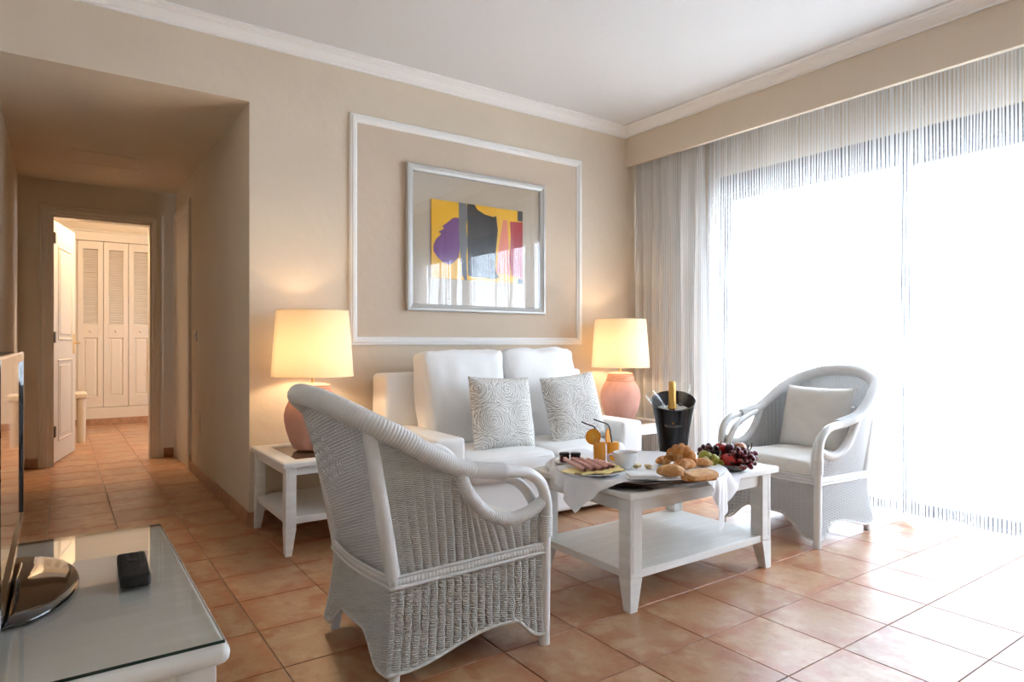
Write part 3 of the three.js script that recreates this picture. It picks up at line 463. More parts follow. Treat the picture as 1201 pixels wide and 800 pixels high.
function weave(S, stakes, opt) {   // S(u, v) -> [x, y, z]; stakes: u of each upright; opt.pitch between rows
  const acc = { pos: [], nor: [], idx: [] }, per = 4, us = []; const { pitch, amp, r, sr } = opt;
  for (let k = 0; k < stakes.length - 1; k++) for (let m = 0; m < per; m++) us.push([mix(stakes[k], stakes[k + 1], m / per), k + m / per]); us.push([stakes[stakes.length - 1], stakes.length - 1]);
  const sub = (a, b) => [a[0] - b[0], a[1] - b[1], a[2] - b[2]];
  const col = us.map(([u, x]) => { const a = S(u, 0), b = S(u, 1), L = Math.hypot(...sub(b, a)); return { u, x, L }; });
  const normal = (u, v) => { const e = 0.003, du = sub(S(Math.min(1, u + e), v), S(Math.max(0, u - e), v)), dv = sub(S(u, Math.min(1, v + 0.05)), S(u, Math.max(0, v - 0.05))); const n = [du[1] * dv[2] - du[2] * dv[1], du[2] * dv[0] - du[0] * dv[2], du[0] * dv[1] - du[1] * dv[0]], l = Math.hypot(...n) || 1; return n.map((c) => c / l); };
  const most = Math.max(...col.map((c) => c.L)), rows = Math.floor(most / pitch);
  for (let j = 0; j < rows; j++) {
    let pts = [], nn = [], rs = []; const flush = () => { if (pts.length > 2) addStrand(acc, pts, nn, rs); pts = []; nn = []; rs = []; };
    for (const c of col) {
      const h = (j + 0.5) * pitch, v = h / c.L; if (v > 1) { flush(); continue; }
      const p = S(c.u, v), n = normal(c.u, v); let o = Math.cos(Math.PI * (c.x + j)) * amp, rk = r;
      if (opt.twine) { const out = n[0] * p[0] + n[2] * p[2] > 0 ? 1 : -1, k = Math.abs(Math.cos(Math.PI * c.x)); o = out * amp * (2 * k - 1); rk = r * mix(opt.twine, 1, Math.min(1, k * 1.3)); }
      if (opt.diamond) { const q = opt.diamond(c.u, v); if (q) o = Math.cos(Math.PI * (c.x / 3 + Math.floor(j / 3))) * amp * 1.7; }
      pts.push([p[0] + n[0] * o, p[1] + n[1] * o, p[2] + n[2] * o]); nn.push(n); rs.push(rk);
    }
    flush();
  }
  for (const u of stakes) { const pts = [], nn = []; for (let i = 0; i <= 10; i++) { pts.push(S(u, i / 10)); nn.push(normal(u, i / 10)); } addStrand(acc, pts, nn, sr); }
  const g = new THREE.BufferGeometry(); g.setAttribute('position', new THREE.Float32BufferAttribute(acc.pos, 3)); g.setAttribute('normal', new THREE.Float32BufferAttribute(acc.nor, 3)); g.setAttribute('uv', new THREE.Float32BufferAttribute(new Float32Array(acc.pos.length / 3 * 2), 2)); g.setIndex(acc.idx); return g;
}
const stakesAt = (n) => range(0, 1, n);
const wrapped = (cv, r, turns, rad = 12) => { const R = typeof r === 'function' ? r : () => r; return tube(cv, (t) => R(t) + 0.0018 * Math.sqrt(Math.abs(Math.sin(t * turns * Math.PI))), Math.round(turns * 6), rad, !cv.closed); };
function wickerArmchair(label, pos, turn) {   // faces +x
  const o = thing('wicker_armchair', label, 'armchair', pos, turn, 'wicker armchairs at the coffee table');
  const half = [[0.262, 0.40, 0.287], [0.262, 0.47, 0.287], [0.240, 0.535, 0.287], [0.19, 0.575, 0.288], [0.10, 0.592, 0.29], [-0.05, 0.617, 0.292], [-0.15, 0.66, 0.290], [-0.25, 0.722, 0.274], [-0.355, 0.782, 0.232], [-0.425, 0.828, 0.125]];
  const rail = half.slice(4).concat([[-0.447, 0.842, 0]], half.slice(4).reverse().map(([f, y, s]) => [f, y, -s]));
  const railC = new THREE.CatmullRomCurve3(rail.map((p) => V3(...p)), false, 'catmullrom', 0.5), nR = rail.length - 1;
  part('top_rail', wrapped(railC, (t) => 0.0235 + 0.008 * sstep(0.0, 0.3, Math.min(t, 1 - t)), 150, 14), M.rattan, o);
  const U = (s) => new THREE.CatmullRomCurve3([[-0.075, 0.622, 0.291], [-0.04, 0.545, 0.288], [0.02, 0.478, 0.286], [0.10, 0.44, 0.285], [0.18, 0.443, 0.286], [0.255, 0.475, 0.287]].map(([f, y, q]) => V3(f, y, s * q)), false, 'catmullrom', 0.5);
  for (const s of [1, -1]) {
    part('arm', [tube(curve(half.slice(0, 6).map(([f, y, q]) => [f, y, s * (q + 0.006)])), 0.019, 40, 12), tube(curve([[0.252, 0.40, 0.262], [0.238, 0.46, 0.257], [0.20, 0.52, 0.254], [0.15, 0.555, 0.255], [0.07, 0.583, 0.263], [-0.02, 0.603, 0.275]].map(([f, y, q]) => [f, y, s * q])), 0.017, 40, 12)], M.pole, o);
    part('arm_loop', wrapped(U(s), 0.0198, 52), M.rattan, o);
    part('front_post', [tube(line([0.262, 0.0, s * 0.283], [0.262, 0.42, s * 0.289]), 0.0185, 6, 14), tube(line([0.248, 0.30, s * 0.262], [0.252, 0.42, s * 0.262]), 0.017, 4, 12)], M.pole, o);
    part('arm_binding', wrapped(line([0.262, 0.36, s * 0.289], [0.262, 0.43, s * 0.291]), 0.0215, 12, 14), M.rattan, o); part('arm_binding', wrapped(curve([[0.09, 0.594, s * 0.29], [0.03, 0.602, s * 0.291], [-0.02, 0.611, s * 0.292]]), 0.025, 18, 14), M.rattan, o);
    part('back_post', tube(line([-0.252, 0.285, s * 0.222], [-0.338, 0.765, s * 0.236]), (t) => 0.0225 + ((t * 5) % 1 < 0.02 ? 0.0012 : 0), 150, 14), M.pole, o);
    part('rear_foot', tube(line([-0.262, 0.0, s * 0.238], [-0.245, 0.15, s * 0.225]), 0.017, 4, 12), M.pole, o);
  }
  // body: sides and back
  const bandY = (f) => mix(0.298, 0.322, (f + 0.25) / 0.5), side = (s) => (u, v) => {
    const bf = mix(0.25, -0.25, u), b = [bf, bandY(bf) + 0.01, s * mix(0.283, 0.222, u)]; let t;
    if (u < 0.56) { const q = U(s).getPoint(1 - u / 0.56); t = [q.x, q.y, q.z]; } else { const q = railC.getPoint((mix(1.17, 4.0, (u - 0.56) / 0.44)) / nR); t = [q.x, q.y, s * q.z]; }
    return [mix(b[0], t[0], v), mix(b[1], t[1], v), mix(b[2], t[2], v)];
  };
  const wv = { pitch: 0.0043, amp: 0.0062, r: 0.0025, sr: 0.0034 };
  for (const s of [1, -1]) { const w = part('side_weave', weave(side(s), stakesAt(19), { ...wv, twine: 1.0, pitch: 0.0061, r: 0.0031 }), M.wicker, o); w.userData.kind = 'stuff'; }
  const back = (u, v) => { const s = mix(0.222, -0.222, u), bulge = 0.02 * (1 - (2 * u - 1) ** 2), b = [-0.25 - bulge, bandY(-0.25) + 0.01, s], q = railC.getPoint(mix(4, nR - 4, u) / nR); return [mix(b[0], q.x, v), mix(b[1], q.y, v), mix(b[2], q.z, v)]; };
  part('back_weave', weave(back, stakesAt(30), { ...wv, pitch: 0.0050, amp: 0.0040, r: 0.0029, diamond: (u, v) => Math.abs(u - 0.5) / 0.26 + Math.abs(v - 0.62) / 0.20 < 1 }), M.wicker, o).userData.kind = 'stuff';
  // seat band and skirt
  const ring = (front, backf, sf, sb, y) => { const P = [[front, sf], [backf, sb], [backf, -sb], [front, -sf]]; const out = []; for (let k = 0; k < 4; k++) { const a = P[k], b = P[(k + 1) % 4]; for (let i = 0; i < 20; i++) { const t = i / 20; let f = mix(a[0], b[0], t), s = mix(a[1], b[1], t); if (k === 1) f -= 0.02 * Math.sin(Math.PI * t); if (k === 3) f += 0.012 * Math.sin(Math.PI * t); out.push([f, y(f), s]); } } return out; };
  const loopPt = (pts, u) => { const x = ((u % 1) + 1) % 1 * pts.length, i = Math.floor(x), t = x - i, a = pts[i % pts.length], b = pts[(i + 1) % pts.length]; return [mix(a[0], b[0], t), mix(a[1], b[1], t), mix(a[2], b[2], t)]; };
  const top = ring(0.265, -0.262, 0.290, 0.232, (f) => bandY(f) - 0.012), bot = ring(0.272, -0.298, 0.296, 0.262, () => 0);
  const closed = (pts) => new THREE.CatmullRomCurve3(pts.map((p) => V3(...p)), true, 'catmullrom', 0.3);
  part('seat_band', [wrapped(closed(ring(0.262, -0.262, 0.288, 0.232, (f) => bandY(f))), 0.0115, 180, 10), tube(closed(ring(0.268, -0.268, 0.294, 0.238, (f) => bandY(f) + 0.016)), 0.0055, 160, 8, false), tube(closed(ring(0.270, -0.270, 0.297, 0.241, (f) => bandY(f) - 0.014)), 0.0065, 160, 8, false)], M.rattan, o);
  const hemY = (u) => { const k = Math.floor(u * 4) % 4, t = u * 4 - Math.floor(u * 4); const b = k === 0 ? sstep(0.07, 0.24, t) * (1 - sstep(0.34, 0.92, t)) * 0.75 : k === 2 ? sstep(0.07, 0.24, 1 - t) * (1 - sstep(0.34, 0.92, 1 - t)) * 0.75 : sstep(0.08, 0.34, t) * (1 - sstep(0.66, 0.92, t)) * (k === 3 ? 1.15 : 1.0); return 0.042 + 0.085 * b; };
  const skirt = (u, v) => { const a = loopPt(top, u), b = loopPt(bot, u), y = mix(a[1], hemY(u % 1), v), w = clamp((a[1] - y) / a[1], 0, 1) ** 1.7; return [mix(a[0], b[0], w), y, mix(a[2], b[2], w)]; };
  const st = []; [20, 26, 20, 22].forEach((n, k) => { for (let i = 0; i < n; i++) st.push((k + i / n) / 4); }); st.push(0.99999);
  part('skirt_weave', weave(skirt, st, { ...wv, twine: 0.95, pitch: 0.0062, r: 0.0032 }), M.wicker, o).userData.kind = 'stuff';
  part('skirt_edge', tube(closed(range(0, 1, 160).slice(0, -1).map((u) => skirt(u, 1))), 0.0065, 320, 8, false), M.rattan, o);
  part('seat_deck', box(-0.24, 0.25, 0.30, 0.315, -0.215, 0.215, 0.004), M.wicker, o);
  return o;
}
const chairA = wickerArmchair('white wicker armchair with its woven back turned to the television', [1.06, 0, -1.985], 0.01);
{ const b = chairA.clone(); b.name = numbered('wicker_armchair'); b.position.set(3.295, 0, -2.0); b.rotation.y = Math.PI - 0.045; b.userData.label = 'white wicker armchair with cream back cushion in front of the sheer curtain'; scene.add(b); }
function seatCushion(label, pos, turn) {
  const c = thing('seat_cushion', label, 'cushion', pos, turn, 'seat cushions of the wicker armchairs');
  const g = softBox(0.49, 0.085, 0.50, 0.03, [0.0, 0.02, 0], 0.004, 31, 24), p = g.attributes.position; for (let i = 0; i < p.count; i++) { const k = mix(0.80, 1.02, (p.getX(i) + 0.25) / 0.5); p.setZ(i, p.getZ(i) * k); } g.computeVertexNormals(); part('cover', g, M.cushion, c);
}
seatCushion('cream seat cushion in the armchair turned away to the television', [1.065, 0.365, -1.985], 0.01);
seatCushion('cream seat cushion in the armchair by the sheer curtain', [3.275, 0.365, -2.0], Math.PI - 0.045);
{ const c = thing('back_cushion', 'cream square cushion leaning in the armchair by the curtain', 'cushion', [3.475, 0.575, -2.0], -Math.PI / 2 - 0.045); const g = pillowGeo(0.40, 0.37, 0.13, 9); g.rotateX(-0.26); part('cover', g, M.cushion, c); part('tie', tube(curve([[0.19, 0.165, -0.04], [0.205, 0.185, -0.05], [0.21, 0.16, -0.06]]), 0.004, 10, 6), M.cushion, c); }

// ───────────── breakfast on the coffee table ─────────────
const TC = V3(2.0, 0, -1.94), TR = 0.36, TY = 0.484;   // tray centre, radius and upper face
single('serving_tray', lathe([[0, 0.4505], [0.29, 0.4505], [0.312, 0.455], [0.346, 0.473], [TR, 0.480], [TR - 0.004, TY], [0.34, TY - 0.001], [0, TY - 0.002]], 72, TC.x, 0, TC.z), std({ color: lin(0.05, 0.03, 0.022), roughness: 0.35 }), 'dark round serving tray under the white breakfast cloth', 'tray');
{ // cloth laid over the tray, its corners falling over the table edge: settled with simple cloth dynamics
  const nx = 58, nz = 50, e1 = [Math.cos(YAW), Math.sin(YAW)], e2 = [Math.sin(YAW), -Math.cos(YAW)], A = [-0.385, 0.455], B = [-0.325, 0.335];
  const p = [], q = [], id = (i, j) => j * (nx + 1) + i;
  for (let j = 0; j <= nz; j++) for (let i = 0; i <= nx; i++) { const a = mix(A[0], A[1], i / nx), b = mix(B[0], B[1], j / nz) + 0.02 * Math.sin(a * 9); p.push([TC.x + a * e1[0] + b * e2[0], TY + 0.012 + 0.006 * vnoise(i * 0.25, j * 0.25, 3), TC.z + a * e1[1] + b * e2[1]]); }
  for (const a of p) q.push([...a]);
  const cons = [], add = (a, b, k) => cons.push([a, b, Math.hypot(p[a][0] - p[b][0], p[a][2] - p[b][2]), k]);
  for (let j = 0; j <= nz; j++) for (let i = 0; i <= nx; i++) { if (i < nx) add(id(i, j), id(i + 1, j), 1); if (j < nz) add(id(i, j), id(i, j + 1), 1); if (i < nx && j < nz) { add(id(i, j), id(i + 1, j + 1), 0.35); add(id(i + 1, j), id(i, j + 1), 0.35); } if (i < nx - 1) add(id(i, j), id(i + 2, j), 0.12); if (j < nz - 1) add(id(i, j), id(i, j + 2), 0.12); }
  const X0 = 1.70 - 0.006, X1 = 2.63, Z0 = -2.29, Z1 = -1.68 + 0.006;
  for (let s = 0; s < 200; s++) {
    for (let i = 0; i < p.length; i++) { const a = p[i], o = q[i]; for (let k = 0; k < 3; k++) { const v = (a[k] - o[k]) * 0.96; o[k] = a[k]; a[k] += v; } a[1] -= 0.00035; }
    for (let it = 0; it < 9; it++) {
      for (const [a, b, L, k] of cons) { const P = p[a], Q = p[b], dx = Q[0] - P[0], dy = Q[1] - P[1], dz = Q[2] - P[2], d = Math.sqrt(dx * dx + dy * dy + dz * dz) || 1e-6, f = (d - L) / d * 0.5 * k; P[0] += dx * f; P[1] += dy * f; P[2] += dz * f; Q[0] -= dx * f; Q[1] -= dy * f; Q[2] -= dz * f; }
      for (let i = 0; i < p.length; i++) {
        const a = p[i], rx = a[0] - TC.x, rz = a[2] - TC.z, r = Math.hypot(rx, rz);
        if (r < TR + 0.003) { const top = TY + 0.0022; if (a[1] < top && a[1] > 0.445) { if (r > TR - 0.012 && a[1] < top - 0.006) { const k = (TR + 0.003) / r; a[0] = TC.x + rx * k; a[2] = TC.z + rz * k; } else { a[1] = top; a[0] = mix(a[0], q[i][0], 0.6); a[2] = mix(a[2], q[i][2], 0.6); q[i][1] = a[1]; } } }
        if (a[0] > X0 && a[0] < X1 && a[2] > Z0 && a[2] < Z1 && a[1] < 0.4535 && a[1] > 0.36) { const ex = a[0] - X0, ez = Z1 - a[2]; if (a[1] < 0.44 && Math.min(ex, ez) < 0.03) { if (ex < ez) a[0] = X0; else a[2] = Z1; } else { a[1] = 0.4535; } }
      }
    }
  }
  const g = new THREE.BufferGeometry(), idx = []; for (let j = 0; j < nz; j++) for (let i = 0; i < nx; i++) { const a = id(i, j), b = id(i, j + 1); idx.push(a, a + 1, b, a + 1, b + 1, b); }
  g.setAttribute('position', new THREE.Float32BufferAttribute(p.flat(), 3)); g.setAttribute('uv', new THREE.Float32BufferAttribute(p.flatMap((a) => [a[0], a[2]]), 2)); g.setIndex(idx); g.computeVertexNormals();
  single('tray_cloth', g, M.linen, 'white linen cloth over the tray with corners hanging down', 'cloth');
}
const CY = TY + 0.0045;   // what stands on the cloth stands here
function on(u, v, y = CY) { return at(u, v, y); }
// plates
const plateProf = (r, h) => [[0, 0], [r * 0.55, 0], [r * 0.62, 0.003], [r * 0.97, h], [r, h + 0.001], [r * 0.985, h + 0.003], [r * 0.64, 0.006], [r * 0.5, 0.005], [0, 0.005]];
const plateC = on(693, 554);
single('plate', lathe(plateProf(0.135, 0.012), 56, plateC.x, CY, plateC.z), M.china, 'large white plate under the ham rolls and cheese', 'plate');
const sC = on(668, 544); single('saucer', lathe(plateProf(0.062, 0.008), 40, sC.x, CY, sC.z), M.china, 'small white saucer holding the two jam jars', 'saucer');
{ // cheese slices: thin, slightly wavy triangles with rounded outline fanned over the plate
  const cheese = std({ color: lin(0.80, 0.64, 0.26), roughness: 0.55 });
  [[-0.075, 0.045, 0.3], [-0.02, 0.070, -0.1], [0.04, 0.062, 0.5], [0.085, 0.022, 1.2], [0.07, -0.03, 1.9]].forEach(([a, b, r], i) => {
    const sh = new THREE.Shape(); sh.moveTo(-0.045, -0.03); sh.quadraticCurveTo(0, -0.04, 0.045, -0.028); sh.quadraticCurveTo(0.05, 0, 0.042, 0.030); sh.quadraticCurveTo(0, 0.036, -0.043, 0.028); sh.quadraticCurveTo(-0.05, 0, -0.045, -0.03);
    const g = new THREE.ExtrudeGeometry(sh, { depth: 0.0022, bevelEnabled: true, bevelSize: 0.0006, bevelThickness: 0.0006, bevelSegments: 1, curveSegments: 8 }); g.rotateX(-Math.PI / 2); g.rotateY(r);
    const x = plateC.x + a * Math.cos(YAW) - b * Math.sin(YAW), z = plateC.z + a * Math.sin(YAW) + b * Math.cos(YAW); g.translate(x, CY + 0.0135 + i * 0.0012, z);
    single('cheese_slice', g, cheese, 'pale yellow cheese slice fanned on the white plate', 'cheese', 'cheese slices on the plate');
  });
}
{ // ham rolls
  const ham = std({ color: lin(0.92, 0.60, 0.52), roughness: 0.5, map: dataTex(128, 128, (x, y) => { const n = fbm(x * 4, y * 14, 13, 4, 4), f = sstep(0.58, 0.7, n); return [mix(0.86, 1, f), mix(0.80, 1.0, f), mix(0.80, 1, f)]; }, true, [6, 6]) });
  [[663, 545, 686, 557], [672, 544, 697, 556.5], [681, 544, 706, 555.5], [690, 545, 713, 554], [698, 546, 719, 553]].forEach(([a, b, c, d], i) => {
    const y = CY + 0.028 , p = at(a, b - 6, y), q = at(c, d - 6, y), cv = new THREE.LineCurve3(p, q), gs = [];
    const dir = q.clone().sub(p), L = dir.length(); dir.normalize(); const side = V3(-dir.z, 0, dir.x), pos = [], idx = [], N = 26, K = 6;   // a spiral sheet
    for (let k = 0; k <= K; k++) for (let n = 0; n <= N; n++) { const t = n / N * 2.6 * Math.PI * 2 / 2 * 1.25 + 0.8 + i, r = 0.0125 * (0.35 + 0.65 * n / N) + 0.0008 * Math.sin(k * 2 + i), c = p.clone().lerp(q, k / K).addScaledVector(side, r * Math.cos(t)); pos.push(c.x, c.y + r * Math.sin(t) * 0.7, c.z); }
    for (let k = 0; k < K; k++) for (let n = 0; n < N; n++) { const e = k * (N + 1) + n, f = e + N + 1; idx.push(e, e + 1, f, e + 1, f + 1, f); }
    const g = new THREE.BufferGeometry(); g.setAttribute('position', new THREE.Float32BufferAttribute(pos, 3)); g.setAttribute('uv', new THREE.Float32BufferAttribute(pos.flatMap((_, j) => j % 3 ? [] : [pos[j], pos[j + 2]]), 2)); g.setIndex(idx); g.computeVertexNormals();
    ham.side = THREE.DoubleSide; single('ham_roll', g, ham, 'rolled pink ham slice lying on the cheese plate', 'ham', 'ham rolls on the plate');
  });
}
[[662, 543.5, 'dark jam jar on the saucer, farther from the orange juice'], [675, 543.5, 'dark jam jar on the saucer, nearer the orange juice']].forEach(([u, v, label]) => {
  const c = on(u, v), j = thing('jam_jar', label, 'jar', [c.x, CY + 0.006, c.z]);
  part('jar', lathe([[0, 0], [0.018, 0], [0.021, 0.003], [0.021, 0.026], [0.018, 0.030]], 24), phys({ color: lin(0.10, 0.012, 0.012), roughness: 0.08, clearcoat: 1 }), j);
  part('lid', lathe([[0.021, 0.029], [0.022, 0.030], [0.022, 0.038], [0.020, 0.040], [0, 0.040]], 24), M.dark, j);
  part('paper_label', lathe([[0.0213, 0.007], [0.0213, 0.023]], 10).scale(1, 1, 1), M.china, j).scale.set(1, 1, 1);
  j.children[2].geometry = new THREE.LatheGeometry([new THREE.Vector2(0.0214, 0.007), new THREE.Vector2(0.0214, 0.024)], 8, -0.9, 0.7);
});
// orange juice
const glassM = phys({ color: lin(0.98, 0.99, 0.99), roughness: 0.0, transmission: 1, thickness: 0, ior: 1.45 }), juiceM = phys({ color: lin(1.0, 0.55, 0.03), roughness: 0.9, transmission: 0.5, thickness: 0 });
[[703, 543, 'glass of orange juice with an orange slice facing the ham', 0], [719, 543, 'glass of orange juice standing behind the white cup', 1]].forEach(([u, v, label, k]) => {
  const c = on(u, v), o = thing('juice_glass', label, 'glass', [c.x, CY, c.z], -YAW, 'juice glasses on the tray');
  part('glass', lathe([[0, 0], [0.025, 0], [0.0265, 0.002], [0.0285, 0.105], [0.0272, 0.105], [0.0252, 0.006], [0, 0.006]], 40), glassM, o);
  part('juice', lathe([[0, 0.0065], [0.0248, 0.0065], [0.0265, 0.088], [0, 0.088]], 40), juiceM, o).userData.label = 'orange juice';
  const slice = new THREE.Group(); slice.name = 'orange_slice'; o.add(slice);
  const flesh = cyl(0.029, 0.029, -0.003, 0.003, 0, 0, 36).rotateX(Math.PI / 2), rind = new THREE.TorusGeometry(0.0305, 0.0034, 8, 40);
  part('flesh', flesh, std({ color: lin(0.90, 0.40, 0.02), roughness: 0.35 }), slice); part('rind', rind, std({ color: lin(0.88, 0.30, 0.01), roughness: 0.45 }), slice);
  part('membrane', Array.from({ length: 5 }, (_, i) => new THREE.BoxGeometry(0.054, 0.0012, 0.0066).rotateZ(i * Math.PI / 5)), std({ color: lin(0.92, 0.62, 0.16), roughness: 0.5 }), slice);
  slice.position.set(k ? -0.022 : -0.027, 0.112, k ? 0.0 : 0.006); slice.rotation.y = k ? 1.15 : 0.15;
  part('straw', tube(curve(k ? [[0.008, 0.01, 0], [-0.012, 0.13, 0], [-0.014, 0.145, 0], [-0.022, 0.163, 0], [-0.055, 0.176, 0], [-0.083, 0.186, 0]] : [[0.012, 0.01, 0], [-0.008, 0.115, 0], [-0.013, 0.135, 0], [-0.022, 0.153, 0], [-0.05, 0.164, 0], [-0.076, 0.176, 0]]), 0.003, 40, 8), M.dark, o).userData.label = 'black bent drinking straw';
});
{ // cup
  const c = on(733, 549.5), o = thing('cup', 'white porcelain cup standing beside the orange juice', 'cup', [c.x, CY, c.z], -YAW);
  part('bowl', lathe([[0, 0], [0.026, 0], [0.027, 0.003], [0.030, 0.006], [0.040, 0.022], [0.046, 0.045], [0.049, 0.067], [0.0475, 0.0675], [0.044, 0.045], [0.037, 0.022], [0.026, 0.009], [0, 0.008]], 48), M.china, o);
  part('handle', tube(curve([[-0.045, 0.055, 0], [-0.062, 0.058, 0], [-0.069, 0.046, 0], [-0.060, 0.030, 0], [-0.041, 0.024, 0]]), 0.0045, 30, 10), M.china, o);
}
{ // folded napkin and wrapped butter
  const c = on(751, 561), g = [softBox(0.115, 0.008, 0.075, 0.004, [0, 0.001, 0], 0.003, 41, 18).translate(0, 0.005, 0), softBox(0.105, 0.008, 0.07, 0.004, [0, 0.002, 0], 0.004, 43, 18).translate(0.003, 0.0125, 0.001)];
  for (const q of g) { q.rotateY(-YAW + 0.06); q.translate(c.x, CY, c.z); } single('napkin', g, M.linen, 'small folded white napkin between the cup and the bread', 'napkin');
  const foil = std({ color: lin(0.62, 0.50, 0.30), roughness: 0.35, metalness: 0.5 });
  [[747, 549, 0.3], [760, 550, 1.0]].forEach(([u, v, r]) => { const b = on(u, v); single('butter_portion', softBox(0.034, 0.014, 0.024, 0.003, [0, 0.001, 0], 0.002, 51, 10).rotateY(r).translate(b.x, CY + 0.0095, b.z), foil, 'small foil-wrapped butter portion beside the napkin', 'butter', 'butter portions on the tray'); });
}
{ // bread
  const crust = (seed, a, b) => std({ roughness: 0.75, map: dataTex(128, 128, (x, y) => { const n = fbm(x * 6, y * 6, seed, 4, 6), f = sstep(0.52, 0.72, fbm(x * 9, y * 9, seed + 5, 4, 9)); return [0, 1, 2].map((k) => mix(mix(a[k], b[k], n), 0.93 - k * 0.05, f * 0.35)); }, true, [8, 8]), bumpMap: plasterBump, bumpScale: 0.002 });
  const pale = crust(3, [0.70, 0.47, 0.26], [0.88, 0.70, 0.47]), gold = crust(7, [0.60, 0.34, 0.14], [0.83, 0.58, 0.30]);
  const loaf = (l, h, w, seed) => { const g = new THREE.SphereGeometry(0.5, 32, 22), p = g.attributes.position; for (let i = 0; i < p.count; i++) { let x = p.getX(i) * 2, y = p.getY(i) * 2, z = p.getZ(i) * 2; const n = 1 + (fbm(x * 2 + seed, y * 2 + z * 2, seed, 3) - 0.5) * 0.14; y = y < 0 ? y * 0.6 : y; p.setXYZ(i, x * l / 2 * n, (y + 0.6) * h / 1.6 * n, z * w / 2 * n); } g.computeVertexNormals(); return uvm(g); };
  const put = (g, u, v, turn, y = CY) => { const c = at(u, v, y); return g.rotateY(-YAW + turn).translate(c.x, y, c.z); };
  single('bread_roll', put(loaf(0.110, 0.048, 0.062, 3), 787, 559, 0.05), pale, 'floury oval bread roll in front, nearest the napkin', 'bread', 'bread on the tray');
  single('bread_roll', put(loaf(0.105, 0.046, 0.058, 8), 803, 550.5, 0.35), gold, 'golden oval bread roll below the croissant', 'bread', 'bread on the tray');
  single('bread_roll', put(loaf(0.07, 0.036, 0.05, 12), 778, 545, 0.3), gold, 'small bread roll half hidden behind the floury roll', 'bread', 'bread on the tray');
  single('bread_roll', put(loaf(0.08, 0.034, 0.05, 15), 824, 547, -0.3), pale, 'small bread roll behind the toast slices', 'bread', 'bread on the tray');
  { const o = []; for (let i = 0; i < 2; i++) { const sh = new THREE.Shape(); sh.moveTo(-0.058, -0.028); sh.bezierCurveTo(-0.03, -0.036, 0.03, -0.036, 0.058, -0.026); sh.bezierCurveTo(0.068, -0.01, 0.066, 0.014, 0.054, 0.028); sh.bezierCurveTo(0.02, 0.036, -0.03, 0.036, -0.056, 0.024); sh.bezierCurveTo(-0.066, 0.01, -0.066, -0.012, -0.058, -0.028); const g = new THREE.ExtrudeGeometry(sh, { depth: 0.011, bevelEnabled: true, bevelSize: 0.003, bevelThickness: 0.003, bevelSegments: 2 }); g.rotateX(-Math.PI / 2 + (i ? 0.16 : 0.05)); const q = uvm(g); single('bread_slice', put(q, 819 + i * 3, 561 - i * 3, 0.22 + i * 0.25, CY + 0.004 + i * 0.017), i ? pale : gold, i ? 'upper toasted bread slice of the pair beside the rolls' : 'lower toasted bread slice of the pair beside the rolls', 'bread', 'bread on the tray'); } }
  { // croissant: a crescent of seven lapping segments
    const gs = []; for (let i = 0; i < 7; i++) { const t = (i - 3) / 3, a = t * 0.95, r = 0.034 * (1 - 0.66 * t * t) + 0.003; const g = new THREE.SphereGeometry(1, 20, 14); g.scale(0.023, r * (1 + 0.12 * (1 - Math.abs(t))), r * 0.98); g.rotateY(-a * 0.9); g.rotateZ(-0.25 * t); g.translate(0.060 * Math.sin(a), r * 0.92, 0.055 * (1 - Math.cos(a))); gs.push(uvm(g)); }
    const c = at(798, 544, CY + 0.012); for (const g of gs) { g.rotateZ(-0.08); g.rotateY(-YAW - 0.25); g.translate(c.x, CY + 0.022, c.z); } single('croissant', gs, gold, 'golden croissant on top of the bread rolls', 'croissant', 'bread on the tray');
  }
}
